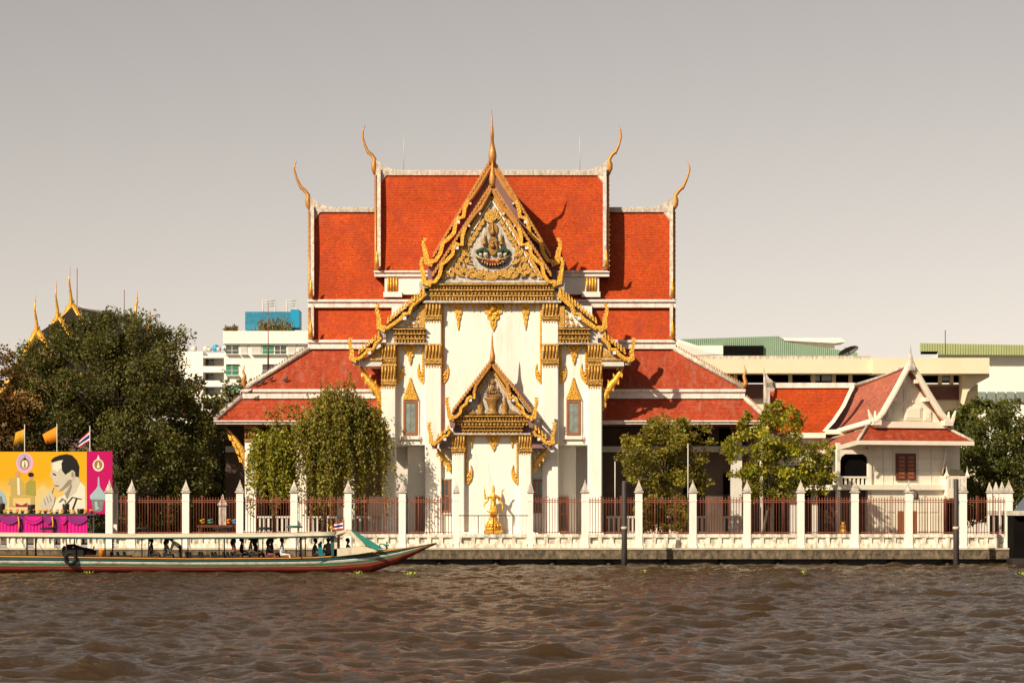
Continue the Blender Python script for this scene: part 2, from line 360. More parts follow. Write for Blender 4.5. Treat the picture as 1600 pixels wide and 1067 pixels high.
bar_proto = [None]
def railing(a, b, Y=FY, ztop=None, dark=False):
    zt = Z(781, Y); x0 = X(a, Y) + .22; x1 = X(b, Y) - .22
    m = MB()
    for zz in (zt - .13, zt - 0.02, fz1 + .10): m.box(x0, x1, Y - .02, Y + .02, zz - .022, zz + .022)
    for t in (0.27, 0.70):
        xx = x0 + (x1 - x0) * t
        m.tube([(xx, Y - .03, fz1), (xx, Y - .03, zt + .28)], .022, 5)
        m.tube([(xx - .09, Y - .03, zt + .25), (xx - .05, Y - .03, zt + .17), (xx + .05, Y - .03, zt + .17), (xx + .09, Y - .03, zt + .25)], .014, 4)
    p = m.build('railing_panel', RUST, fence)
    n = max(3, int((x1 - x0) / 0.165)); 
    for i in range(n):
        xx = x0 + (i + .5) * (x1 - x0) / n
        if bar_proto[0] is None:
            bb = MB(); bb.lathe((0, 0, fz1), [(.020, 0), (.020, zt - fz1 + .03), (.03, zt - fz1 + .06), (.003, zt - fz1 + .2)], 4)
            o = bb.build('bar', RUST, p); o.location.x = xx - WLOC[p].x; o.location.y = Y - WLOC[p].y; bar_proto[0] = o; WLOC[o] = Vector((xx, Y, WLOC[o].z))
        else:
            o = bar_proto[0]; place('bar', o.data, (xx, Y, WLOC[o].z), p)
railing(180, 206)
for a, b in zip(posts[:-1], posts[1:]):
    if a == 713:
        x0, x1 = X(a, FY) + .15, X(b, FY) - .15
        m = MB(); m.box(x0, x1, FY - .02, FY + .02, Z(806, FY), Z(804.5, FY))
        for t in (.28, .5, .78): m.box(x0 + (x1 - x0) * t - .03, x0 + (x1 - x0) * t + .03, FY - .03, FY + .03, fz1 - .3, Z(806, FY))
        m.build('centre_rail', IRON, fence)
        n = 20; p = fence.children[-1]
        for i in range(n):
            bb = MB(); xx = x0 + (i + .5) * (x1 - x0) / n; bb.box(xx - .007, xx + .007, FY - .007, FY + .007, fz1, Z(806, FY)); bb.build('thin_bar', RUST, p)
        continue
    railing(a, b)

# parapet below the bars: bays of recessed panels
pan_proto = {}
def parapet(a, b, n=4):
    x0, x1 = X(a, FY) + .2, X(b, FY) - .2
    m = MB(); Y0, Y1 = FY - .14, FY + .14
    m.box(x0, x1, Y0, Y1, fz0, fz0 + .24); m.box(x0, x1, Y0 - .03, Y1 + .03, fz1 - .20, fz1)
    w = (x1 - x0) / n
    for i in range(n + 1):
        xx = x0 + i * w; e = .11
        m.box(max(x0, xx - e), min(x1, xx + e), Y0 + .002, Y1, fz0 + .24, fz1 - .20)
    for i in range(n):                                       # rounded corner fillets of the openings
        for sx in (0, 1):
            cxx = x0 + i * w + (.11 if sx == 0 else w - .11); d = 1 if sx == 0 else -1
            for zz, e in ((fz0 + .24, 1), (fz1 - .20, -1)):
                m.prism([(cxx, zz), (cxx + d * .10, zz), (cxx + d * .03, zz + e * .03), (cxx, zz + e * .10)], Y0 + .004, Y1 - .1)
    p = m.build('parapet', PARW, fence)
    for i in range(n):
        key = round(w, 2)
        c = Vector((x0 + (i + .5) * w, FY, (fz0 + fz1) / 2))
        if key not in pan_proto:
            mm = MB(); mm.box(c.x - w / 2 + .10, c.x + w / 2 - .10, FY + .03, FY + .12, fz0 + .2, fz1 - .16); pan_proto[key] = mm.build('recessed_panel', PARW, p)
        else: place('recessed_panel', pan_proto[key].data, c, p)
e = posts[0]
for a, b in zip(posts[:-1], posts[1:]): parapet(a, b, 5 if a == 713 else 4)
parapet(174, 206, 1)
for k in range(5): parapet(174 - 42 * (k + 1), 174 - 42 * k, 3)

# ================================================================== MAIN TEMPLE
T = thing('temple_hall', (X(AX, 9), 9, 1.1), 'white riverside temple with stacked orange red roofs and gilded central gable', 'temple')
BASEY = 838

# ---- platform and hall body
mb = MB(); mb.box(X(560, 5), X(977, 5), 4.6, 9, 1.0, Z(838, 5)); mb.box(X(360, 8), X(1185, 8), 8.2, 26, 1.0, 1.42); mb.build('platform', WHITE, T)
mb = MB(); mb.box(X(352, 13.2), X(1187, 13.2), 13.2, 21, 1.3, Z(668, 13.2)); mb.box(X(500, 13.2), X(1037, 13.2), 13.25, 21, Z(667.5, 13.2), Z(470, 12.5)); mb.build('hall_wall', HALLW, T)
# gable end walls (left and right) of the hall
for s_ in (0, 1):
    f = (lambda p: p) if s_ == 0 else mir
    mb = MB(); x_ = X(f(500), 16.8)
    a = (x_, 12.6, Z(470, 12.6)); b = (x_, 21, Z(470, 12.6)); c = (x_, 16.8, Z(332, 16.8))
    dx = 0.3 if s_ == 0 else -0.3
    mb.add([a, b, c, (x_ + dx, *a[1:]), (x_ + dx, *b[1:]), (x_ + dx, *c[1:])], [(0, 1, 2), (3, 5, 4), (0, 3, 4, 1), (1, 4, 5, 2), (2, 5, 3, 0)])
    mb.build('end_gable', WHITE, T)

def roof_plane(name, tl, tr, bl, br, Yt, Yb, m, sag=0.0, back=True, tw=0.13, ex=0.14):
    r = tiles(name, P(*tl, Yt), P(*tr, Yt), P(*bl, Yb), P(*br, Yb), m, T, tw, ex, sag)
    return r
RY = 16.8
def back_of(tl, tr, bl, br, Yt, Yb):     # plain rear slope mirrored in the ridge
    m = MB(); a, b, c, d = P(*tl, Yt), P(*tr, Yt), P(*bl, Yb), P(*br, Yb)
    for v in (a, b, c, d): v.y = 2 * RY - v.y
    m.slab(a, b, d, c, 0.1); m.build('rear_roof', TILEPLAIN, T)
# top tier
roof_plane('top_roof_tiles', (590, 270), (947, 270), (590, 423), (947, 423), RY, 12.0, TILE, 0.12)
back_of((590, 270), (947, 270), (590, 423), (947, 423), RY, 12.0)
# wings
for s_ in (0, 1):
    f = (lambda p: p) if s_ == 0 else mir
    a, b = sorted((f(486), f(592)))
    roof_plane('wing_roof_tiles', (a, 328), (b, 328), (a, 468), (b, 468), RY, 12.3, TILE, 0.12)
    back_of((a, 328), (b, 328), (a, 468), (b, 468), RY, 12.3)
# middle part of wing-level slope, below the top eave (visible strip)
roof_plane('lower_slope_tiles', (592, 425), (945, 425), (592, 468), (945, 468), 13.55, 12.3, TILE)
# second tier band
roof_plane('second_tier_tiles', (486, 480), (1051, 480), (486, 531), (1051, 531), 12.5, 11.2, TILE)
back_of((486, 480), (1051, 480), (486, 531), (1051, 531), 12.5, 11.2)
# third tier (hipped) and fourth tier (hipped)
roof_plane('third_tier_tiles', (490, 544), (1047, 544), (383, 608), (1160, 608), 11.3, 9.7, TILEOLD, 0.05)
back_of((490, 544), (1047, 544), (383, 608), (1160, 608), 11.3, 9.7)
roof_plane('fourth_tier_tiles', (378, 622), (1163, 622), (335, 657), (1200, 657), 9.8, 8.5, TILEOLD, 0.04)
back_of((378, 622), (1163, 622), (335, 657), (1200, 657), 9.8, 8.5)
# hip end slopes
for s_ in (0, 1):
    rr = (490, 544, 383, 608) if s_ == 0 else (1047, 544, 1160, 608)
    def hipend(x0, y0, x1, y1, Ya, Yb):
        m = MB(); a = P(x0, y0, Ya); b = P(x1, y1, Yb); c = b.copy(); c.y = 2 * RY - c.y; d = a.copy(); d.y = 2 * RY - d.y
        m.slab(a, d, c, b, 0.1) if s_ else m.slab(a, b, c, d, 0.1); m.build('hip_end_roof', TILEPLAIN, T)
    hipend(*rr, 11.3, 9.7)
    rr = (378, 622, 335, 657) if s_ == 0 else (1163, 622, 1200, 657)
    hipend(*rr, 9.8, 8.5)

# ---- white bands and eaves
def band(px0, px1, py0, py1, Y, d, name, m=BANDW, lip=True):
    b = MB(); b.pbox(px0, px1, py0, py1, Y, d)
    if lip: b.pbox(px0 - 1, px1 + 1, py0 - .2, py0 + (py1 - py0) * .28, Y - .12, d)
    return b.build(name, m, T)
band(585, 952, 423, 432, 11.85, .5, 'eave_board')
band(481, 1056, 468, 480.5, 12.12, .6, 'eave_board')
band(481, 1056, 531, 545, 11.05, .6, 'eave_board')
band(379, 1164, 608, 622.5, 9.6, .6, 'eave_board')
band(334, 1201, 657, 662.5, 8.4, .4, 'eave_board')
# soffits, so that eaves are closed and dark beneath
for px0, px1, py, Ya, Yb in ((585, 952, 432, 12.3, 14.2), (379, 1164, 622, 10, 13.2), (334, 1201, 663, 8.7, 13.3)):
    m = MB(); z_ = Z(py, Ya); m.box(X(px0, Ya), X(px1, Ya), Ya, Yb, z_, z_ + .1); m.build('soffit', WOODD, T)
# ridges
def ridge(px0, px1, py0, py1, Y, name='ridge_cap'):
    m = MB(); m.pbox(px0, px1, py0, py1, Y - .3, .6)
    m.pbox(px0, px1, py0 - 1.2, py0 + 1, Y - .16, .32); return m.build(name, DIRTYW, T)
ridge(588, 949, 267, 274, RY); ridge(484, 588, 325, 331.5, RY); ridge(949, 1053, 325, 331.5, RY)
# verge borders running down the slopes
def verge_border(xa, ya, xb, yb, Ya, Yb, w, name='roof_border', m=DIRTYW, up=.12):
    b = MB(); A = P(xa, ya, Ya); B = P(xb, yb, Yb); t = (B - A).normalized(); side = Vector((1, 0, 0)); side = (side - t * side.dot(t)).normalized()
    n = t.cross(side); n = n if n.z > 0 else -n; h = w / 2
    A = A + n * up; B = B + n * up
    b.slab(A - side * h, A + side * h, B + side * h, B - side * h, .3); return b.build(name, m, T)
for s_ in (0, 1):
    f = (lambda p: p) if s_ == 0 else mir
    verge_border(f(592.5), 268, f(592.5), 423, RY, 12.0, .22)
    verge_border(f(488.5), 327, f(488.5), 468, RY, 12.3, .22)
    verge_border(f(488.5), 480, f(488.5), 531, 12.5, 11.2, .2)
    for (x_, y0_, ye, Ye) in ((596, 272, 423, 12.0), (492, 330, 468, 12.3)):       # pale plaster corner where ridge and verge meet
        n_ = Vector((0, -.62, .78)) * .16; def_ = lambda a, c: P(f(a), c, RY + (Ye - RY) * (c - y0_) / (ye - y0_)) + n_
        pts_ = [def_(x_ - 3, y0_ - 1), def_(x_ + 13, y0_ - 1), def_(x_ + 9, y0_ + 4), def_(x_ + 3, y0_ + 10), def_(x_ - 3, y0_ + 18)]
        m = MB(); m.add(pts_ + [q_ - n_ * 1.5 for q_ in pts_], [(0, 1, 2, 3, 4), (9, 8, 7, 6, 5)] + [(i, (i + 1) % 5, (i + 1) % 5 + 5, i + 5) for i in range(5)]); m.build('corner_plaster', DIRTYW, T)
    # thin gilt verge edge with small spikes
    for (x_, y0_, y1_, Ya, Yb) in ((587, 272, 421, RY, 12.0), (483.5, 331, 466, RY, 12.3), (483.5, 482, 530, 12.5, 11.2)):
        m = MB(); A = P(f(x_), y0_, Ya); B = P(f(x_), y1_, Yb)
        m.tube([A, B], .09, 5, 0); k = int((B - A).length / .42)
        for i in range(k):
            c = A.lerp(B, (i + .5) / k); d = -1 if s_ == 0 else 1
            m.add([c + Vector((0, .1, 0)), c + Vector((0, -.1, -.12)), c + Vector((d * .13, -.08, .10)), c + Vector((0, -.04, .05))], [(0, 1, 2), (1, 3, 2), (0, 2, 3)])
        m.build('gilt_verge', BRONZE, T)
    # fascia hook finials pointing forward at the foot of each verge
    for (x_, y_, Y_) in ((590, 421, 12.0), (487, 466, 12.3), (487, 530, 11.2)):
        m = MB(); c = P(f(x_), y_, Y_)
        m.tube([c + Vector((0, .2, .1)), c + Vector((0, -.25, .05)), c + Vector((0, -.6, .2)), c + Vector((0, -.72, .55)), c + Vector((0, -.62, .95)), c + Vector((0, -.70, 1.2))], [.12, .15, .15, .12, .07, .01], 6, flat_y=.7)
        for q_ in range(3): m.tube([c + Vector((0, -.1 - .17 * q_, .1)), c + Vector((0, -.02 - .17 * q_, .36))], [.07, .01], 5)
        m.build('hook_finial', GOLD, T)
    # hip ribs with rows of cresting
    for (xa, ya, xb, yb, Ya, Yb) in ((490, 542, 383, 607, 11.3, 9.7), (377, 622, 335, 656, 9.8, 8.5)):
        if s_ == 1: xa, xb = (1047, 1162) if ya == 542 else (1163, 1200)
        A = P(xa, ya, Ya); B = P(xb, yb, Yb); m = MB(); m.tube([A + Vector((0, 0, .05)), B + Vector((0, 0, .05))], .17, 6, 0); rib = m.build('hip_rib', DIRTYW, T)
        k = int((B - A).length / .19); m = MB()
        for i in range(k):
            c = A.lerp(B, (i + .5) / k) + Vector((0, 0, .16)); t = (B - A).normalized() * .08
            m.add([c - t, c + t, c + t * .6 + Vector((0, .06, .20)), c - t * .6 + Vector((0, .06, .20)), c + Vector((0, -.07, .02))], [(0, 1, 2, 3), (0, 4, 1), (4, 2, 1), (4, 3, 2), (0, 3, 4)])
        m.build('hip_cresting', MAUVE if s_ == 0 else BRONZE, rib)  # left row takes a darker colour: its shaded side is painted in
        if ya == 542:
            d = -1 if s_ == 0 else 1
            m = MB(); m.tube([B + Vector((-d * .1, 0, .0)), B + Vector((d * .15, 0, .35)), B + Vector((d * .02, 0, .8)), B + Vector((d * .13, 0, 1.1)), B + Vector((d * .02, 0, 1.5))], [.14, .16, .12, .08, .01], 6); m.build('hip_finial', BRONZE, T)

# ---- horn finials of the ridges
def horn(pts, rad, Y, name, m, f, parent=T, ycurve=None):
    b = MB(); b.tube([Vector((X(f(a), Y), Y + (ycurve[i] if ycurve else 0), Z(c, Y))) for i, (a, c) in enumerate(pts)], [r / S(Y) for r in rad], 7)
    return b, b.build(name, m, parent)
ch1 = [(586, 273), (584, 264), (584, 257), (585.5, 250), (581, 242.5), (574.5, 237), (570, 227), (566.6, 214), (567.5, 203.5), (571, 195.4)]
ch2 = [(485.5, 330), (481.5, 320), (481, 313), (482, 305.5), (476, 298), (469.5, 292), (463.5, 279), (459.5, 265), (460, 260), (463.5, 252)]
rad = [2.2, 4.2, 4.4, 3.1, 2.9, 2.5, 1.9, 1.6, 1.2, .4]
for s_ in (0, 1):
    f = (lambda p: p) if s_ == 0 else mir
    for ch, wf in ((ch1, [(586, 249), (591, 252), (600, 259), (612, 264), (628, 267), (628, 271), (587, 275)]), (ch2, [(482.5, 305), (489, 310), (498, 317), (510, 322), (524, 325), (524, 329), (484, 332)])):
        _, o = horn(ch, rad, RY - .05, 'horn_finial', BRONZE, f)
        b = MB(); q_ = ch[5]; b.tube([P(f(q_[0]), q_[1], RY), P(f(q_[0] - .3), q_[1] + 5, RY)], [.08, .01], 5); b.build('barb', GOLD, o)
        b = MB(); b.pprism([(f(a), c) for a, c in wf], RY - .13, .3); b.build('ridge_flare', DIRTYW, T)
for px in (630.5, 906):
    b = MB(); b.tube([P(px, 268, RY), P(px + (1 if px < 700 else 0), 213, RY)], [.025, .018], 5); b.ball(P(px + (1 if px < 700 else 0), 215, RY), .045); b.build('lightning_rod', SHGREY, T)

# ---- little boxes under the top eave with fluted gilt panels
for s_ in (0, 1):
    f = (lambda p: p) if s_ == 0 else mir
    b = MB(); b.pbox(f(601), f(666), 431, 460, 12.0, 2); b.pbox(f(599), f(628), 456, 464, 11.9, 2.1); bx = b.build('eave_box', WHITE, T)
    b = MB()
    for i in range(4): b.tube([P(f(606.5 + 4.4 * i), 434, 11.97), P(f(606.5 + 4.4 * i), 456, 11.97)], .075, 6)
    b.build('fluted_panel', GOLD, bx)

# ================================================================== CENTRAL BLOCK
CYW, CYC = 7.0, 6.7          # wall plane, column front plane
mb = MB(); mb.pbox(690, 847, 470, 839, CYW, 6); mb.build('central_wall', WHITE, T)
mb = MB(); mb.pbox(664, 873, 300 + 150, 472, 7.25, 5.5); mb.build('upper_core', WHITE, T)
for s_ in (0, 1):
    f = (lambda p: p) if s_ == 0 else mir
    b = MB(); b.pbox(f(612), f(668), 478, 695, 7.15, .9); b.build('side_bay_wall', WHITE, T)
    b = MB(); b.pbox(f(597), f(666), 535, 697, 8.1, 4.5); b.build('side_bay_body', WHITE, T)
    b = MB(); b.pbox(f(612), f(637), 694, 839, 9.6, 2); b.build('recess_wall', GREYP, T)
    b = MB(); b.pbox(f(637), f(690), 694, 839, 8.3, 3); b.build('recess_pier', WHITE, T)
    # columns
    def column(x0, x1, y0, y1, Yc=CYC, w=None):
        b = MB(); xa, xb = sorted((X(f(x0), Yc), X(f(x1), Yc))); e = .06
        z0, z1 = Z(y1, Yc), Z(y0, Yc); d = xb - xa
        poly = [(xa + e, Yc), (xb - e, Yc), (xb, Yc + e), (xb, Yc + d), (xa, Yc + d), (xa, Yc + e)]
        v = [(p[0], p[1], z0) for p in poly] + [(p[0], p[1], z1) for p in poly]
        b.add(v, [tuple(range(6))[::-1], tuple(range(6, 12))] + [(i, (i + 1) % 6, (i + 1) % 6 + 6, i + 6) for i in range(6)])
        b.box(xa - .07, xb + .07, Yc - .07, Yc + d, z0 - .02, z0 + .28)
        return b.build('column', WHITE, T)
    column(664, 690, 472, 839); column(596, 618.5, 536, 839)
    # lotus capitals
    def capital(x0, x1, y0, y1, Yc=CYC, parent=T, n=5):
        xa, xb = sorted((f(x0), f(x1))); h = y1 - y0; b = MB(); Yf = Yc - .06
        b.pbox(xa - .6, xb + .6, y0, y0 + h * .07, Yf - .10, .7)
        b.pbox(xa + .3, xb - .3, y0 + h * .07, y0 + h * .62, Yf, .55)
        for i in range(n):
            xx = xa + (xb - xa) * (i + .5) / n; r_ = (xb - xa) / n * .42 / S(Yc)
            b.tube([P(xx, y0 + h * .06, Yf - .03), P(xx, y0 + h * .3, Yf - .03), P(xx, y0 + h * .6, Yf)], [r_, r_ * .85, r_ * .6], 6)
        b.pbox(xa - .3, xb + .3, y0 + h * .62, y0 + h * .68, Yf - .07, .6); b.pbox(xa, xb, y0 + h * .70, y0 + h * .75, Yf - .03, .6); b.pbox(xa - .3, xb + .3, y0 + h * .77, y0 + h * .81, Yf - .06, .6)
        nt = 6
        for i in range(nt):
            xx = xa + (xb - xa) * (i + .5) / nt; w_ = (xb - xa) / nt * .5
            b.pprism([(xx - w_, y0 + h * .80), (xx + w_, y0 + h * .80), (xx + w_ * .7, y0 + h * .9), (xx, y1), (xx - w_ * .7, y0 + h * .9)], Yf + .03, .09)
        return b.build('capital', BRONZE if False else GOLDR, parent)
    capital(664, 690, 472, 505); capital(664, 690, 537, 575)
    capital(595.5, 619, 537, 572); capital(595.5, 619, 569, 608)
    # beaded gilt strips beside the columns, ending in a flame
    def strip(x, y0, y1, side, Yc, w=3.2, fl=True, parent=T):
        b = MB(); b.pbox(f(x - w / 2), f(x + w / 2), y0, y1, Yc - .06, .12)
        k = int((y1 - y0) / 4)
        for i in range(k): b.ball(P(f(x), y0 + (i + .5) * (y1 - y0) / k, Yc - .07), 1.3 / S(Yc), 0, 6)
        if fl:
            s2 = side
            poly = [(0, -6), (2, -2), (6, -8), (6.5, -17), (9, -8), (9, 0), (7, 8), (3, 14), (0, 17), (-1.6, 8)]
            b.pprism([(f(x + s2 * a), y1 + c * .95 - 4) for a, c in poly], Yc - .08, .14)
            for a, c, r_ in ((2, 2, 2.2), (4.5, -2, 1.6), (2, 8, 1.6)): b.ball(P(f(x + s2 * a), y1 + c - 4, Yc - .08), r_ / S(Yc), 0, 7)
        return b.build('gilt_strip', GOLD, parent)
    strip(692, 473, 588, 1, CYW); strip(661, 537, 588, -1, 7.15); strip(621.5, 537, 588, 1, 7.15)
    # window with gilt spire
    Yw = 7.15
    b = MB(); b.pbox(f(627.5), f(654.5), 623, 681, Yw - .10, .15); b.pbox(f(625), f(657), 681, 686, Yw - .16, .2); w_ = b.build('window', WHITE, T)
    b = MB()
    for a_, c_, d_, e_ in ((630, 633.5, 626, 680), (648.5, 652, 626, 680), (633.5, 648.5, 626, 629), (633.5, 648.5, 676, 680)): b.pbox(f(a_), f(c_), d_, e_, Yw - .16, .12)
    b.build('frame', WOODR, w_)
    b = MB(); b.pbox(f(633.5), f(648.5), 629, 676, Yw - .115, .02); b.pbox(f(640.6), f(641.4), 629, 676, Yw - .14, .02); b.build('pane', GLASSG, w_)
    b = MB()
    for i in range(9):
        t0 = i / 9; hw = 10.5 * (1 - t0) ** 1.25 + .8; y_ = 624 - 34 * t0
        b.pbox(f(641 - hw), f(641 + hw), y_ - 34 / 9 * .8, y_ + .3, Yw - .08 - .13 * (1 - t0), .3); b.pbox(f(641 - hw * .8), f(641 + hw * .8), y_ - 34 / 9, y_ - 34 / 9 * .75, Yw - .05 - .1 * (1 - t0), .2)
    b.build('gilt_spire', GOLD, w_)
    for px_ in (627, 655):
        b = MB(); b.tube([P(f(px_), 690, Yw - .12), P(f(px_), 682, Yw - .12)], .05, 5); b.build('catch', WOODR, w_)
    # door like tall windows in the recesses
    def tallwin(x0, x1, y0, y1, Yc):
        b = MB(); b.pbox(f(x0 - 1.2), f(x1 + 1.2), y0 - 1.2, y0, Yc - .08, .12); b.pbox(f(x0 - 1.5), f(x1 + 1.5), y1, y1 + 2, Yc - .14, .2); w2 = b.build('window', GREYP, T)
        b = MB(); t_ = 3
        for a_, c_, d_, e_ in ((x0, x0 + t_, y0, y1), (x1 - t_, x1, y0, y1), (x0 + t_, x1 - t_, y0, y0 + 3), (x0 + t_, x1 - t_, y1 - 4, y1), (x0 + t_, x1 - t_, (y0 + y1) / 2 - 1.5, (y0 + y1) / 2 + 1.5), ((x0 + x1) / 2 - .6, (x0 + x1) / 2 + .6, y0, y1)):
            b.pbox(f(a_), f(c_), d_, e_, Yc - .10 - .001 * (a_ % 7), .14)
        b.build('frame', WOODR, w2)
        b = MB(); b.pbox(f(x0 + t_), f(x1 - t_), y0 + 3, y1 - 4, Yc - .05, .04); b.build('pane', GLASS, w2)
    tallwin(687, 703.5, 748.5, 801, CYW); tallwin(649, 663.5, 776, 829, 8.3)
    # half pediment, cornice and eaves of the side bay
    Yp = 6.75
    b = MB(); b.pprism([(f(617), 511), (f(664), 511), (f(664), 476)], Yp, .35); hp = b.build('half_pediment', WHITE, T)
    b = MB()
    b.pbox(f(655), f(664), 477, 512, Yp - .06, .06 + .1)
    for (a, c, r_) in ((650, 506, 5.2), (641, 507, 4), (634, 508, 3), (651, 497, 4.2), (644, 499, 3.2), (652, 489, 3)):
        b.pprism([(f(a - r_), c + r_ * .4), (f(a - r_ * .5), c - r_ * .2), (f(a), c - r_ * 1.3), (f(a + r_ * .7), c - r_ * .3), (f(a + r_ * .5), c + r_ * .7), (f(a - r_ * .2), c + r_ * .3)], Yp - .08, .1)
    b.build('scroll_relief', GOLDR, hp)
    def cornice(x0, x1, y0, y1, Yc, parent=T, steps=3, m=None):
        b = MB(); d_ = MB(); h = (y1 - y0) / steps; xa, xb = sorted((f(x0), f(x1)))
        for i in range(steps):
            yy = y0 + i * h; pr = .16 * (1 - i / steps) + .04
            b.pbox(xa - pr * 8, xb + pr * 8, yy, yy + h * .22, Yc - pr - .12, .4 + pr)
            d_.pbox(xa, xb, yy + h * .22, yy + h, Yc - pr * .3, .3)
            nt = int((xb - xa) / (4.6 if i != 1 else 5.6))
            for j in range(nt):
                xx = xa + (j + .5) * (xb - xa) / nt
                if i == 1: b.pprism([(xx - 2.2, yy + h * .60), (xx, yy + h * .30), (xx + 2.2, yy + h * .60), (xx, yy + h * .95)], Yc - pr * .3 - .10, .11)
                else: b.pprism([(xx - 1.5, yy + h * .24), (xx + 1.5, yy + h * .24), (xx + 1.2, yy + h * .7), (xx, yy + h * 1.0), (xx - 1.2, yy + h * .7)], Yc - pr * .3 - .12, .13)
        o = b.build('gilt_cornice', m or GOLDR, parent); d_.build('cornice_ground', DGOLD, o)  # darker gilding behind the teeth paints the recess shade
        return o
    cornice(616, 664, 513, 536, 6.7)
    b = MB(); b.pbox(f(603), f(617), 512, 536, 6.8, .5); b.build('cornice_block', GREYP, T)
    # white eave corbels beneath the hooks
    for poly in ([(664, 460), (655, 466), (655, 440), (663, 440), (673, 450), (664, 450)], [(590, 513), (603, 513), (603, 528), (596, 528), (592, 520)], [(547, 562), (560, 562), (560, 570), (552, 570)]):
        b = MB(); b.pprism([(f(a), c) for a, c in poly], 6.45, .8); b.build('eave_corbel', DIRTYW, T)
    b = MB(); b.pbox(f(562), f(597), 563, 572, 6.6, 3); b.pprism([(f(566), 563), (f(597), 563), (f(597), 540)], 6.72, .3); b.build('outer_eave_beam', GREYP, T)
    b = MB(); b.pbox(f(566), f(597), 559, 563, 6.5, .4); b.pprism([(f(575), 557), (f(595), 557), (f(595), 543)], 6.66, .1); b.build('gilt_cornice', GOLDR, T)
    # pendants on side bay wall
    def pendant(cx, y0, w, h, Yc, ruff=True, parent=T):
        b = MB()
        poly = [(-.5, 0), (.5, 0), (.52, .18), (.40, .22), (.44, .36), (.28, .42), (.30, .55), (.16, .62), (.15, .78), (0, 1), (-.15, .78), (-.16, .62), (-.30, .55), (-.28, .42), (-.44, .36), (-.40, .22), (-.52, .18)]
        b.pprism([(f(cx) + a * w, y0 + c * h) for a, c in poly], Yc - .08, .12)
        for a, c, r_ in ((0, .2, .2), (-.28, .15, .13), (.28, .15, .13), (-.15, .4, .12), (.15, .4, .12), (0, .58, .1), (0, .75, .06)):
            b.ball(P(f(cx) + a * w, y0 + c * h, Yc - .08), r_ * w / S(Yc), 0, 7, (1, .6, 1))
        return b.build('gilt_pendant', GOLD, parent)
    pendant(640.5, 538, 17, 32, 7.12)
    b = MB(); b.ribbon(pix([(f(625), 539), (f(630), 545), (f(640.5), 549), (f(651), 545), (f(656), 539)], 7.08), 3.0 / S(7), 7.05, 7.18); b.build('gilt_swag', GOLD, T)
    if s_ == 0: pendant(AX + 2, 472, 32, 46, CYW)
    pendant(716, 474, 13, 42, CYW)
    for px_ in (703, 729, 739, 749): pendant(px_, 472, 8, 15 if px_ != 729 else 12, CYW)
    b = MB(); b.pbox(f(694), f(768.5), 471, 475, CYW - .09, .2); b.build('gilt_cornice', GOLD, T)
    # gilt S brackets
    def bracket(pts, rr, Yc, name='eave_bracket', fins=5):
        b = MB(); b.tube([P(f(a), c, Yc) for a, c in pts], [r / S(Yc) for r in rr], 7, flat_y=.5)
        for i in range(fins):
            t = (i + .7) / (fins + .5) * (len(pts) - 1); k = int(t); u = t - k; a = pts[k][0] * (1 - u) + pts[k + 1][0] * u; c = pts[k][1] * (1 - u) + pts[k + 1][1] * u
            b.pprism([(f(a - 2), c + 1), (f(a + 4), c + 4), (f(a - 3), c + 10), (f(a - 4), c + 4)], Yc - .06, .12)
            b.pprism([(f(a + 2), c - 4), (f(a + 6), c - 2), (f(a + 6), c - 9)], Yc - .05, .1)
        return b.build(name, GOLD, T)
    bracket([(564, 573), (569, 583), (574, 593), (582, 602), (589, 612), (593, 625), (595, 642)], [2, 3.2, 5.2, 6.5, 6, 4, 1], 7.0)
    bracket([(683, 700), (687, 708), (694, 716), (700, 724), (704, 738)], [1.6, 2.6, 4, 3.6, .8], 6.2, fins=4)

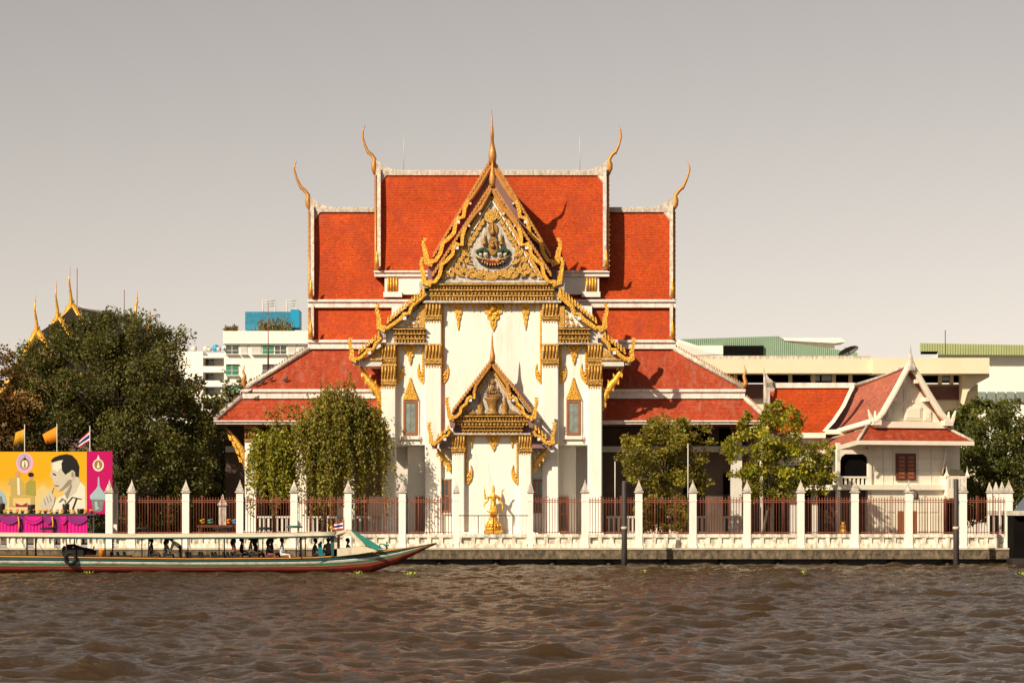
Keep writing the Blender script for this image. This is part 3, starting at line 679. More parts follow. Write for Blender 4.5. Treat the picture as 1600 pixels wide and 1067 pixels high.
# ---- verges (bargeboards) with spikes and hooks; roofs behind them
def gable(pts, hook, Y, d, w, m, mh, top, Yback, side, tile_m=TILE, spike=8, parent=T, mould=None):
    f = (lambda p: p) if side == 0 else mir
    p2 = [(f(a), c) for a, c in pts]
    b = MB(); b.ribbon(pix(p2, Y), [w / S(Y)] * len(p2), Y, Y + d); vb = b.build('bargeboard', m, parent)
    b = MB(); b.ribbon(pix(p2, Y), [w * .45 / S(Y)] * len(p2), Y - .06, Y + .02); b.build('moulding', mould or mh, vb)
    if mould is not None: b = MB(); b.ribbon(pix(p2[3:], Y), [w * .8 / S(Y)] * len(p2[3:]), Y - .09, Y + .02); b.build('gilt_curve', GOLD, vb)
    h = [(f(a), c) for a, c in hook]; k = len(h)
    b = MB(); b.ribbon(pix(h, Y), [w * (1.75 - 1.45 * i / (k - 1)) / S(Y) for i in range(k)], Y - .05, Y + d)
    for i in range(1, k):
        a, c = h[i]; a0, c0 = h[i - 1]; sgn = 1 if side == 0 else -1
        for u in (.3, .8):
            xx = a0 + (a - a0) * u; yy = c0 + (c - c0) * u
            b.pprism([(xx, yy + 3.5), (xx + sgn * 4.2, yy - 3), (xx, yy - 3)], Y - .03, d * .8)
            b.pprism([(xx, yy + 3.5), (xx - sgn * 3.6, yy - 2.5), (xx, yy - 3)], Y - .03, d * .8)
    b.build('hook_finial', mh, parent)
    # roof slope behind, and the row of spikes standing on its edge
    (ta, tc), (tb, td) = top
    A0, A1 = P(f(ta), tc, Y), P(f(tb), td, Y)
    B0 = A0.copy(); B0.y = Yback; B1 = A1.copy(); B1.y = Yback
    off = Vector((0, .12, -.03))
    if side == 0: tiles('gable_roof_tiles', B0 + off, A0 + off, B1 + off, A1 + off, tile_m, parent, .16, .18)
    else: tiles('gable_roof_tiles', A0 + off, B0 + off, A1 + off, B1 + off, tile_m, parent, .16, .18)
    L = math.hypot(ta - tb, tc - td); n = int(L / 6.0); b = MB(); sg = -1 if side == 0 else 1
    nx, nz = (tc - td) / L, (ta - tb) / L
    for i in range(n):
        u = (i + .3) / n; xx = ta + (tb - ta) * u; yy = tc + (td - tc) * u; s = spike
        b.pprism([(f(xx - 2.2), yy + 4.0), (f(xx + 1.2), yy + 2.0), (f(xx + 1.5), yy - s * .45), (f(xx + .9), yy - s * .85), (f(xx - .9), yy - s * .55), (f(xx - 1.8), yy - s * .05)], Y - .03 - (.02 if i % 2 else 0), .24)
    b.build('roof_spikes', m if m is not GOLD else GOLD, parent)
    return vb
outer = [(769, 256), (749, 290), (737, 308), (731, 314), (726, 326), (724.5, 339), (716, 341), (711.5, 351), (709.5, 364), (700, 374), (692, 380), (688, 396), (681, 407), (670, 410)]
outer_h = [(676, 411), (667, 409), (664.5, 394), (661, 381), (665, 373)]
inner = [(769, 292), (751, 326), (744, 332), (727, 355), (722.5, 369), (722, 383), (713, 381), (708.5, 386), (707.5, 397), (698.5, 407), (690, 414), (687.5, 429), (680, 440), (668, 442)]
inner_h = [(674, 443), (663, 441), (660, 424), (657.5, 412), (660, 403)]
half = [(666, 459), (651, 472.5), (643, 479), (640, 490), (631.5, 491), (626, 498.7), (617, 505), (606, 512.5), (596, 513)]
half_h = [(602, 514), (592, 511), (592, 497), (588, 485), (591, 475)]
low = [(596, 528), (586.5, 538), (583.5, 546), (575, 546.5), (569, 554.5), (560, 561), (552, 562)]
low_h = [(557, 562), (549, 560), (550, 549), (546, 538), (547, 529)]
porch = [(770, 566), (756, 585), (744, 602), (741, 614), (741, 622), (735, 619.5), (730.5, 623), (728, 631), (720.5, 637), (719, 645), (713, 651), (705, 653)]
porch_h = [(710, 654), (702.5, 651), (701, 642), (698, 631), (698.5, 622)]
plow = [(703.5, 673), (700, 680), (694.5, 681.5), (688.5, 687), (683, 692), (677, 693)]
plow_h = [(681, 693), (673, 690.5), (673.5, 681), (670, 670), (670.5, 661)]
for s_ in (0, 1):
    gm = GOLD if s_ == 0 else BRONZE
    gable(outer, outer_h, 10.2, .3, 7.2, BRONZE, GOLD, mould=BRONZE, top= ((767, 251), (676, 402)), Yback=RY - .4, side=s_)
    gable(inner, inner_h, 6.35, .3, 6.6, BRONZE, GOLD, mould=BRONZE, top= ((768, 289), (675, 432)), Yback=10.9, side=s_)
    gable(half, half_h, 6.35, .28, 6.6, GOLD, GOLD, ((663, 455), (603, 505)), 12.4, s_, spike=10)
    gable(low, low_h, 6.25, .28, 6.2, GOLD, GOLD, ((593, 524), (558, 553)), 10.5, s_, spike=10)
    gable(porch, porch_h, 5.15, .25, 5.4, BRONZE, GOLD, mould=BRONZE, top= ((769, 562), (706, 644)), Yback=7.0, side=s_, spike=7)
    gable(plow, plow_h, 5.1, .25, 5.0, GOLD, GOLD, ((702, 668), (681, 686)), 7.0, s_, spike=8)
    f = (lambda p: p) if s_ == 0 else mir
    # purlin ends: small pale square blocks under the boards
    for (a, c, Yq, rr) in ((716, 347, 10.1, 2.4), (714, 387, 6.3, 2.6), (632, 497, 6.3, 2.8), (577, 551, 6.2, 2.6), (735, 625, 5.1, 2.2), (695, 686, 5.05, 2.2), (744, 601, 5.1, 1.2), (735, 318, 10.1, 1.4), (750, 334, 6.3, 1.4), (733, 353, 6.3, 1.4)):
        b = MB(); b.pbox(f(a) - rr, f(a) + rr, c - rr, c + rr, Yq, .5); b.build('purlin_end', BANDW, T)
    # inner gilt rake of the pediments
    b = MB(); b.ribbon(pix([(f(769), 303), (f(724), 378), (f(690), 436)], 6.7), 5.5 / S(6.7), 6.58, 6.9); b.build('pediment_rake', GOLDR, T)
    b = MB(); b.ribbon(pix([(f(769), 577), (f(744), 614), (f(722), 646)], 5.5), 4 / S(5.5), 5.45, 5.7); b.build('pediment_rake', GOLDR, T)
    b = MB(); b.ribbon(pix([(f(769), 312), (f(727), 380), (f(695), 436)], 6.7), 2.2 / S(6.7), 6.60, 6.9); b.build('pediment_edge', WHITE, T)
# board soffit behind outer gable
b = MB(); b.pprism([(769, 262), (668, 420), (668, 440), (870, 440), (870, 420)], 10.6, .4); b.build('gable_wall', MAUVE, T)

# ---- upper pediment with carved relief and emblem
b = MB(); b.pprism([(769, 305), (684, 441), (854, 441)], 6.72, .6); ped = b.build('pediment', DIRTYW, T)
def leaf(b, cx, cy, L, ang, w, Yc, th=.1, curl=.25):
    pts = []
    for t in (0, .25, .55, .8, 1): pts.append((t, w * math.sin(math.pi * min(1, t * .85 + .12)) * (1 - t * .3)))
    poly = [(t, h) for t, h in pts] + [(t, -h * .7) for t, h in pts[::-1][1:]]
    o = []
    for t, h in poly:
        bend = curl * t * t; x_ = t * L; y_ = (h + bend) * L
        o.append((cx + x_ * math.cos(ang) - y_ * math.sin(ang), cy - (x_ * math.sin(ang) + y_ * math.cos(ang))))
    b.pprism(o, Yc - th - random.uniform(0, .05), th + .02)
def relief_ped(apx, apy, bl, br, by, Yc, parent, sc=1.0, hollow=None):
    b = MB(); r = random.Random(5)
    H = by - apy; W = (br - bl) / 2
    for side in (-1, 1):
        # leaf chain running up inside the rake
        for i in range(13):
            t = i / 13; cx = apx + side * (W * .82) * (1 - t) * .95; cy = by - 6 * sc - (H - 14 * sc) * t * .93
            leaf(b, cx, cy, 11 * sc, math.pi / 2 + side * .15, .32, Yc, curl=-.2 * side)
            leaf(b, cx, cy, 9 * sc, math.pi / 2 - side * 1.0, .3, Yc - .03, curl=.3 * side)
        # scrolls along the bottom
        for k, (u, v, rr) in enumerate(((.12, .05, .9), (.30, .05, 1), (.48, .03, 1), (.66, .05, 1), (.80, .11, .8), (.93, .04, .6), (.52, .29, .9), (.68, .13, .9), (.57, .40, .7), (.46, .46, .7), (.22, .06, 1), (.40, .08, 1.1), (.58, .09, 1.1), (.75, .08, .9), (.50, .20, 1.0), (.66, .22, .9), (.60, .32, .8), (.86, .05, .7), (.36, .03, .9))):
            cx = apx + side * W * u; cy = by - 3 * sc - H * v
            for q_ in range(4): leaf(b, cx, cy, (9 * rr + r.uniform(-1, 1.5)) * sc, math.pi / 2 + (q_ - 1.5) * .75 + side * .4, .30, Yc - .01 * q_, curl=.35 * side)
            b.ball(P(cx, cy, Yc - .04), 1.6 * sc * rr / S(Yc), 0, 6)
        b.ribbon(pix([(apx + side * W * a, by - H * c) for a, c in ((.05, .06), (.2, .03), (.38, .06), (.52, .14), (.58, .25), (.5, .34), (.44, .30))], Yc), 2.4 * sc / S(Yc), Yc - .09, Yc + .02)
    for i in range(5): leaf(b, apx, by - 2 * sc, 15 * sc, math.pi / 2 + (i - 2) * .55, .3, Yc - .02 * (2 - abs(i - 2)))
    for i in range(7): leaf(b, apx, apy + 30 * sc + (i % 3) * 3, (15 - abs(i - 3)) * sc, math.pi / 2 + (i - 3) * .5, .3, Yc - .02)
    return b.build('carved_relief', GOLDR, parent)
relief_ped(769, 311, 690, 848, 439, 6.70, ped)
b = MB(); b.pbox(678, 859, 438, 442, 6.6, .5); b.build('pediment_sill', DIRTYW, T)
# emblem: halo disc, tiered umbrellas, seated shrine, elephants, bowl of fruit
EMB = flat('emblem navy', (0.03, 0.03, 0.05)); EMG = flat('emblem green', (0.035, 0.06, 0.03)); EMR = flat('emblem red fruit', (0.20, 0.025, 0.018)); EMO = flat('emblem orange fruit', (0.42, 0.18, 0.05)); EMW = flat('emblem white elephant', (0.50, 0.46, 0.38)); EMB2 = flat('emblem bronze', (0.22, 0.13, 0.07))
def emblem(cx, cy, k, Yc, parent, dark=False):
    em = MB(); em.pprism([(cx - 29 * k, cy + 2 * k), (cx - 22 * k, cy + 7 * k), (cx, cy + 11 * k), (cx + 22 * k, cy + 7 * k), (cx + 29 * k, cy + 2 * k), (cx + 23 * k, cy + 13 * k), (cx + 10 * k, cy + 20 * k), (cx - 10 * k, cy + 20 * k), (cx - 23 * k, cy + 13 * k)], Yc - .12, .14)
    root = em.build('emblem_bowl', EMB2 if dark else EMB, parent)
    def sub(nm, fn, m): b = MB(); fn(b); b.build(nm, m, root)
    def halo(b):
        n = 18; b.pprism([(cx + 8 * k * math.cos(2 * math.pi * i / n), cy - 42 * k + 11 * k * math.sin(2 * math.pi * i / n)) for i in range(n)], Yc - .06, .08)
        b.lathe(P(cx, cy - 32 * k, Yc - .08), [(5 * k / S(Yc), 0), (4 * k / S(Yc), .25 * k), (1.5 * k / S(Yc), .5 * k), (.01, .95 * k)], 8)
    sub('halo', halo, DGOLD)
    def shrine(b):
        b.pbox(cx - 7 * k, cx + 7 * k, cy - 26 * k, cy - 21 * k, Yc - .16, .18); b.pbox(cx - 5 * k, cx + 5 * k, cy - 31 * k, cy - 26 * k, Yc - .12, .14)
        n = 14; b.pprism([(cx + 7.5 * k * math.cos(2 * math.pi * i / n), cy - 12 * k + 13 * k * math.sin(2 * math.pi * i / n)) for i in range(n)], Yc - .14, .16)
        b.ball(P(cx, cy - 14 * k, Yc - .16), 4.5 * k / S(Yc), 0, 8); b.ball(P(cx, cy - 20 * k, Yc - .16), 2.2 * k / S(Yc), 0, 8)
    sub('shrine', shrine, DGOLD)
    def umb(b):
        for sx in (-14, 14):
            for i in range(6): b.lathe(P(cx + sx * k, cy - (17 + 3.1 * i) * k, Yc - .1), [((4.6 - .68 * i) * k / S(Yc), 0), ((3.4 - .55 * i) * k / S(Yc), 2.4 * k / S(Yc))], 8)
            b.tube([P(cx + sx * k, cy - 10 * k, Yc - .08), P(cx + sx * k, cy - 40 * k, Yc - .08)], [.03 * k + .01, .005], 5)
    sub('tiered_umbrellas', umb, GOLDR)
    def lawn(b):
        for sx in (-1, 1):
            for i in range(5): b.ball(P(cx + sx * (10 + 3.6 * i) * k, cy - (8 - abs(i - 2) * 1.6) * k, Yc - .06), 4.2 * k / S(Yc), 0, 7)
    sub('foliage', lawn, EMG if not dark else EMB2)
    def eleph(b):
        for sx in (-1, 1):
            for (xo, yo, rr, sc) in ((11, -1, 3.4, (1.15, .7, 1.0)), (13.5, -3.5, 2.2, (.8, .7, 1.1)), (14.8, .5, 1.1, (.6, .7, 2.2)), (9, 2.5, 1.2, (.6, .7, 1.8)), (12.5, 2.5, 1.2, (.6, .7, 1.8)), (20, 0, 2.6, (1.15, .7, 1.0)), (22, -2, 1.7, (.8, .7, 1.1)), (18.6, 2.6, 1, (.6, .7, 1.6))): b.ball(P(cx + sx * xo * k, cy + yo * k, Yc - .12), rr * k / S(Yc), 0, 7, sc)
    sub('elephants', eleph, EMW if not dark else DGOLD)
    def rim(b):
        b.tube([P(cx + t * 27 * k, cy + (9 - 6 * t * t) * k, Yc - .13) for t in (-1, -.7, -.4, 0, .4, .7, 1)], 1.3 * k / S(Yc), 6)
        for i in range(9): t = (i - 4) / 4; leaf(b, cx + t * 18 * k, cy + (18 - 5 * t * t) * k, 5 * k, math.pi / 2 + t * .6, .35, Yc - .1)
    sub('bowl_rim', rim, GOLDR)
    def fr(b):
        for sx in (-8, 2): b.ball(P(cx + sx * k, cy + 12.5 * k, Yc - .13), 3.8 * k / S(Yc), 0, 8)
        b.ball(P(cx - 4 * k, cy + 13 * k, Yc - .12), 3.4 * k / S(Yc), 0, 8)
    sub('red_fruit', fr, EMR if not dark else EMB2)
    sub('orange_fruit', lambda b: b.ball(P(cx + 8 * k, cy + 10.5 * k, Yc - .17), 4.4 * k / S(Yc), 0, 8), EMO if not dark else DGOLD)
b = MB(); n = 20; b.pprism([(769.5 + 37 * math.cos(2 * math.pi * i / n) * (1 if math.sin(2 * math.pi * i / n) > -.2 else .75), 390 + 38 * math.sin(2 * math.pi * i / n)) for i in range(n)], 6.66, .1); b.build('emblem_field', DIRTYW, ped)
emblem(770, 398, .95, 6.62, ped)
f = lambda p: p
cornice(672, 865, 443, 470, 6.75)
b = MB(); b.pbox(660, 877, 469.5, 473, 6.45, 1.0); b.build('string_course', DIRTYW, T)
for s_ in (0, 1):
    f = (lambda p: p) if s_ == 0 else mir
    b = MB(); b.pbox(f(605), f(668), 535.5, 537.5, 6.5, 1.0); b.build('string_course', DIRTYW, T)
    b = MB(); b.pbox(f(664), f(682), 456, 470, 6.9, .5); b.build('cornice_block', GREYP, T)
f = lambda p: p
# central horn finials seen from the front
horn([(769.5, 258), (769.5, 251), (769.5, 244), (769.5, 237), (769.3, 229), (769, 221), (769, 214), (769, 206), (768.6, 196), (768.3, 184), (768, 172)], [4, 6, 6.6, 5.4, 3.8, 2.6, 2.8, 2.4, 1.6, 1.2, .3], 10.1, 'horn_finial', BRONZE, f, ycurve=[0, -.05, -.1, -.1, -.05, -.15, -.3, -.35, -.3, -.2, -.1])
horn([(769.5, 293), (769.5, 286), (769.5, 280), (769.5, 273), (769.5, 266), (769.5, 259), (769.5, 250)], [3, 5, 5.4, 4.4, 3, 2, .6], 6.3, 'horn_finial', BRONZE, f)
horn([(769.5, 566), (769.5, 561), (769.5, 555), (769.3, 549), (769, 541), (769, 534), (769, 526), (768.8, 517)], [3, 4.6, 4.2, 2.8, 1.9, 1.5, 1.1, .2], 5.1, 'horn_finial', BRONZE, f)

# ---- porch
PW, PC = 5.9, 5.55
b = MB(); b.pbox(722, 820, 676, 839, PW, 1.2); b.build('porch_wall', WHITE, T)
b = MB(); b.pprism([(769, 580), (724, 648), (814, 648)], 5.6, .5); pp = b.build('porch_pediment', DIRTYW, T)
emblem(769.5, 614, .42, 5.52, pp, True)
b = MB(); b.lathe(P(769.5, 648, 5.5), [(.42, 0), (.42, .12), (.26, .2), (.26, .45), (.36, .8), (.5, 1.0), (.5, 1.06)], 10, sq=(1, .5))
for sx in (-19, 19): b.lathe(P(769.5 + sx, 648, 5.5), [(.3, 0), (.3, .1), (.15, .25), (.22, .5), (.12, .8), (.05, 1.0), (.01, 1.3)], 8, sq=(1, .5))
r_ = random.Random(3)
for sx in (-1, 1):
    for i in range(5): leaf(b, 769 + sx * (27 + 3.5 * i), 647, 9 - i, math.pi / 2 - sx * (.3 - .2 * i), .3, 5.55)
b.build('carved_relief', DGOLD, pp)
cornice(713, 826, 649, 665, 5.6, steps=2); cornice(722, 816, 666, 677, 5.6, steps=2)
b = MB(); b.pbox(708, 829, 676.5, 679, 5.3, .9); b.build('string_course', DIRTYW, T)
b = MB(); b.pprism([(769, 572), (708, 655), (708, 676), (830, 676), (830, 655)], 5.95, .5); b.build('porch_gable_wall', MAUVE, T)
for s_ in (0, 1):
    f = (lambda p: p) if s_ == 0 else mir
    column(706.5, 726, 678, 839, PC); capital(705.5, 727, 679, 711, PC)
    strip(729, 680, 746, 1, PW - .02, 2.6)
    pendant(737, 680, 7, 20, PW)
    for poly in ([(701, 653), (713, 653), (710, 668), (704, 668)], [(673, 693), (684, 693), (682, 701), (676, 701)]):
        b = MB(); b.pprism([(f(a), c) for a, c in poly], 5.25, .6); b.build('eave_corbel', MAUVE, T)
    b = MB(); b.pbox(f(686), f(706), 694, 700, 5.5, 1.4); b.build('outer_eave_beam', MAUVE, T)
f = lambda p: p
pendant(771, 680, 22, 25, PW)
b = MB(); b.pbox(729, 808, 679, 682, PW - .09, .2); b.build('gilt_cornice', GOLD, T)
b = MB(); b.pbox(690, 848, 834, 839, 5.2, 2); b.pbox(696, 841, 831, 835, 5.55, 1); b.build('porch_step', WHITE, T)

# ---- hall verandah: columns, dark openings, balustrade
for px, VY, VM in ((391, 9.1, WHITE), (470, 9.1, WHITE), (545, 9.1, WHITE), (1151, 10.8, GREYP)):  # rightmost column is grey because its shade is painted into the colour
    f = lambda p: p
    b = MB(); b.pbox(px - 8.5, px + 8.5, 690, 839, VY, .68); b.pbox(px - 10, px + 10, 829, 839, VY - .1, .8); c_ = b.build('verandah_column', VM, T)
    b = MB(); b.pbox(px - 9.5, px + 9.5, 664, 670, VY - .1, .8)
    for i in range(4): b.tube([P(px - 7 + 4.6 * i, 670, VY - .04), P(px - 7 + 4.6 * i, 685, VY - .04)], [.10, .07], 6)
    b.pbox(px - 9, px + 9, 685, 690, VY - .06, .7); b.build('capital', DGOLD, c_)
    if px == 391:
        b = MB(); b.tube([P(a, c, 9.2) for a, c in ((352, 668), (360, 676), (368, 688), (376, 700), (380, 714), (382.5, 736))], [r / S(9) for r in (1.5, 2.5, 4.2, 5, 3.8, 1)], 7, flat_y=.5)
        for i, (a, c) in enumerate(((362, 682), (368, 692), (373, 703), (378, 716))): b.pprism([(a - 1, c), (a + 1, c + 8), (a - 4, c + 5), (a - 7, c - 5)], 9.1, .2)
        b.build('eave_bracket', GOLD, T)
# beam over the openings
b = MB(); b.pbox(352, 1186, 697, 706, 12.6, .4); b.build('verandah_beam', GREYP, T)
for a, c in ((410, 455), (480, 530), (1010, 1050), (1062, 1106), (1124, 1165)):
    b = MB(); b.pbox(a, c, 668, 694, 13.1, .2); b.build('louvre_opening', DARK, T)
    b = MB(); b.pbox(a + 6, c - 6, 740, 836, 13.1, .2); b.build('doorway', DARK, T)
def balustrade(a, c, Y, y0, y1, parent, m):
    b = MB(); b.pbox(a, c, y0, y0 + 3, Y, .22); p = b.build('balustrade', m, parent); b = MB(); b.pbox(a, c, y1 - 4, y1, Y, .22); b.build('bottom_rail', m, p)
    n = int((c - a) / 7); proto = None
    for i in range(n):
        xx = a + (i + .5) * (c - a) / n
        if proto is None: bb = MB(); bb.pbox(xx - 1.6, xx + 1.6, y0 + 3, y1 - 4, Y + .04, .12); proto = bb.build('baluster', m, p); x0_ = X(xx, Y)
        else: again(proto, (X(xx, Y) - x0_, 0, 0), p)
for a, c in ((402, 458), (478, 536), (552, 595), (948, 1000), (1000, 1108), (1128, 1168)): balustrade(a, c, 8.6, 806, 834, T, GREYP)
# ================================================================== FIGURES: one continuous skin per body
SKIN = flat('brown skin', (0.22, 0.11, 0.065)); HAIR = flat('black hair', (0.012, 0.01, 0.009)); 
FIG = []
def figure(J, E, root, mats, parent, name='body', sub=1):
    """J: joint -> (x,y,z,radius,material index); E: bones"""
    names = list(J); me = bpy.data.meshes.new(name); idx = {n: i for i, n in enumerate(names)}
    me.from_pydata([J[n][:3] for n in names], [(idx[a], idx[b]) for a, b in E], [])
    o = bpy.data.objects.new(name + '_skin', me); COL.objects.link(o)
    sk = o.modifiers.new('skin', 'SKIN'); sk.use_smooth_shade = True
    for i, n in enumerate(names):
        r = J[n][3]; me.skin_vertices[0].data[i].radius = (r, r); me.skin_vertices[0].data[i].use_root = (n == root)
    ss = o.modifiers.new('sub', 'SUBSURF'); ss.levels = sub; ss.render_levels = sub
    FIG.append((o, J, E, mats, parent, name))
def finish_figures():
    dg = bpy.context.evaluated_depsgraph_get()
    for o, J, E, mats, parent, name in FIG:
        me = bpy.data.meshes.new_from_object(o.evaluated_get(dg)); me.name = name
        me.materials.clear()
        for m in mats: me.materials.append(m)
        segs = [(np.array(J[a][:3]), np.array(J[b][:3]), J[a][4], J[b][4]) for a, b in E]
        co = np.empty(len(me.polygons) * 3); me.polygons.foreach_get('center', co); co = co.reshape(-1, 3)
        best = np.full(len(co), 1e9); mi = np.zeros(len(co), int)
        for a, b, ma, mb_ in segs:
            d = b - a; t = np.clip(((co - a) @ d) / max(d @ d, 1e-9), 0, 1); q = a + t[:, None] * d
            dist = np.linalg.norm(co - q, axis=1); up = dist < best; best[up] = dist[up]; mi[up] = np.where(t[up] < .5, ma, mb_)
        me.polygons.foreach_set('material_index', mi.astype(np.int32)); me.polygons.foreach_set('use_smooth', [True] * len(co))
        bpy.data.objects.remove(o)
        no = bpy.data.objects.new(name, me); COL.objects.link(no); no.parent = parent; WLOC[no] = WLOC[parent].copy()
    FIG.clear()
def hand(J, E, wrist, d, nm, mi, r=.017):
    w = Vector(J[wrist][:3]); d = Vector(d).normalized(); s = d.cross(Vector((0, 0, 1))); s = s.normalized() if s.length > .1 else Vector((1, 0, 0))
    pm = w + d * .09; J[nm + 'p'] = (*pm, .034, mi); E.append((wrist, nm + 'p'))
    for i, (o, l) in enumerate(((-.03, .06), (-.01, .075), (.012, .07), (.032, .055))):
        a = pm + s * o + d * .03; b = a + d * l + Vector((0, 0, -.02)); J[f'{nm}{i}a'] = (*a, r * .6, mi); J[f'{nm}{i}b'] = (*b, r * .45, mi); E += [(nm + 'p', f'{nm}{i}a'), (f'{nm}{i}a', f'{nm}{i}b')]
    t = w + d * .06 - s * .06; J[nm + 't'] = (*t, r * .55, mi); E.append((nm + 'p', nm + 't'))
def person(loc, rz, pose, shirt, trousers, label, hairlong=False, hat=None, mats_extra=None):
    p = thing('person', loc, label, 'person', 'passengers in the long river boat'); p.rotation_euler = (0, 0, rz)
    z0 = 0.42; lean = {'sit': .04, 'lean': .22, 'bend': .55, 'stand': 0.0, 'steer': .08}[pose]
    J = {}; E = []
    # faces +y locally
    if pose in ('bend', 'stand'): z0 = .90
    hip = Vector((0, 0, z0)); up = Vector((0, math.sin(lean), math.cos(lean)))
    if pose == 'bend': up = Vector((0, .82, .57))
    waist = hip + up * .18; chest = hip + up * .40; neck = hip + up * .55; 
    hd = (up + Vector((0, .15, .5))).normalized(); head = neck + hd * .11; crown = neck + hd * .24
    J['hip'] = (*hip, .155, 1); J['waist'] = (*waist, .135, 0); J['chest'] = (*chest, .165, 0); J['neck'] = (*neck, .055, 2); J['head'] = (*head, .092, 2); J['crown'] = (*crown, .075, 2)
    fc = head + Vector((0, .10, .01)); J['nose'] = (*fc, .022, 2); E.append(('head', 'nose'))
    E += [('hip', 'waist'), ('waist', 'chest'), ('chest', 'neck'), ('neck', 'head'), ('head', 'crown')]
    for s, nm in ((-1, 'l'), (1, 'r')):
        sh = hip + up * .48 + Vector((s * .20, 0, 0)); 
        if pose == 'bend': el = sh + Vector((s * .03, .10, -.28)); wr = el + Vector((0, .10, -.24))
        elif pose == 'steer': el = sh + Vector((s * .02, .20, -.20)); wr = el + Vector((0, .24, .02))
        elif pose == 'lean': el = sh + Vector((s * .04, .12, -.26)); wr = el + Vector((-s * .08, .22, -.06))
        else: el = sh + Vector((s * .05, .04, -.28)); wr = el + Vector((-s * .07, .22, -.08))
        J[nm + 'sh'] = (*sh, .068, 0); J[nm + 'el'] = (*el, .048, 0); J[nm + 'wr'] = (*wr, .033, 2); E += [('chest', nm + 'sh'), (nm + 'sh', nm + 'el'), (nm + 'el', nm + 'wr')]
        hand(J, E, nm + 'wr', wr - el, nm + 'h', 2)
        hj = hip + Vector((s * .10, .02, -.02)); 
        if pose in ('bend', 'stand'): kn = hj + Vector((0, .04, -.42)); an = kn + Vector((0, -.04, -.38))
        else: kn = hj + Vector((s * .04, .42, .02)); an = kn + Vector((0, .02, -.36))
        to = an + Vector((0, .15, -.045))
        J[nm + 'hj'] = (*hj, .10, 1); J[nm + 'kn'] = (*kn, .066, 1); J[nm + 'an'] = (*an, .045, 1); J[nm + 'to'] = (*to, .035, 2)
        E += [('hip', nm + 'hj'), (nm + 'hj', nm + 'kn'), (nm + 'kn', nm + 'an'), (nm + 'an', nm + 'to')]
    figure(J, E, 'hip', [shirt, trousers, SKIN], p)
    h = MB(); hc = neck + hd * .17 + Vector((0, -.02, .0)); h.ball(hc + Vector((0, -.015, .035)), .118, 0, 10, (1, 1.05, .95))
    if hairlong: h.tube([hc + Vector((0, -.05, .05)), hc + Vector((0, -.11, -.10)), hc + Vector((0, -.10, -.30))], [.10, .10, .05], 8)
    me = bpy.data.meshes.new('hair'); me.from_pydata(h.v, [], h.f); me.materials.append(hat or HAIR)
    ho = bpy.data.objects.new('hair' if hat is None else 'hat', me); COL.objects.link(ho); ho.parent = p
    if hat is not None:
        me.clear_geometry(); h = MB(); h.lathe(hc, [(.20, .02), (.20, .04), (.12, .05), (.115, .16), (.07, .19)], 12); me.from_pydata(h.v, [], h.f)
    return p

# ---- gilded standing statue before the porch wall
SY = 5.25; sb = Z(833, SY); sx_ = X(771, SY)
st = thing('golden_statue', (sx_, SY, sb), 'gilded standing deity statue with raised arms on lotus pedestal', 'statue')
u = 1 / S(SY)
b = MB()
b.box(sx_ - 15 * u, sx_ + 15 * u, SY - .45, SY + .45, sb, sb + 5 * u); b.lathe((sx_, SY, sb + 5 * u), [(12 * u, 0), (14 * u, 2 * u), (12.5 * u, 4 * u), (9.5 * u, 6.5 * u), (11 * u, 8 * u), (11.5 * u, 10 * u), (10 * u, 13 * u), (7 * u, 15 * u), (7.5 * u, 17 * u), (6.5 * u, 20 * u)], 14, sq=(1, .8))
for i in range(14):
    th = 2 * math.pi * i / 14; b.ball((sx_ + 11.5 * u * math.cos(th), SY + 9.5 * u * math.sin(th), sb + 11.5 * u), 2.4 * u, 0, 6, (1, 1, 1.5))
b.build('pedestal', GOLD, st)
z_ = 25 * u
J = {'hip': (0, 0, z_ + 17 * u, 5.6 * u, 0), 'waist': (0, 0, z_ + 24 * u, 4.3 * u, 0), 'chest': (0, -.02, z_ + 32 * u, 6.2 * u, 0), 'neck': (0, 0, z_ + 38 * u, 2.2 * u, 0), 'head': (0, -.02, z_ + 42 * u, 3.0 * u, 0), 'crown': (0, 0, z_ + 46 * u, 2.4 * u, 0), 'tip': (0, 0, z_ + 52 * u, .5 * u, 0),
     'lk': (-2.2 * u, -.03, z_ + 8 * u, 3.6 * u, 0), 'la': (-2.5 * u, 0, z_ - 3 * u, 2.6 * u, 0), 'lf': (-3.5 * u, -.14, z_ - 4.5 * u, 1.6 * u, 0), 'rk': (2.6 * u, -.03, z_ + 8 * u, 3.6 * u, 0), 'ra': (2.8 * u, 0, z_ - 3 * u, 2.6 * u, 0), 'rf': (3.8 * u, -.14, z_ - 4.5 * u, 1.6 * u, 0),
     'sash': (-8 * u, -.05, z_ + 9 * u, 1.2 * u, 0), 'sash2': (-11.5 * u, -.05, z_ + 11 * u, .7 * u, 0)}
E = [('hip', 'waist'), ('waist', 'chest'), ('chest', 'neck'), ('neck', 'head'), ('head', 'crown'), ('crown', 'tip'), ('hip', 'lk'), ('lk', 'la'), ('la', 'lf'), ('hip', 'rk'), ('rk', 'ra'), ('ra', 'rf'), ('lk', 'sash'), ('sash', 'sash2')]
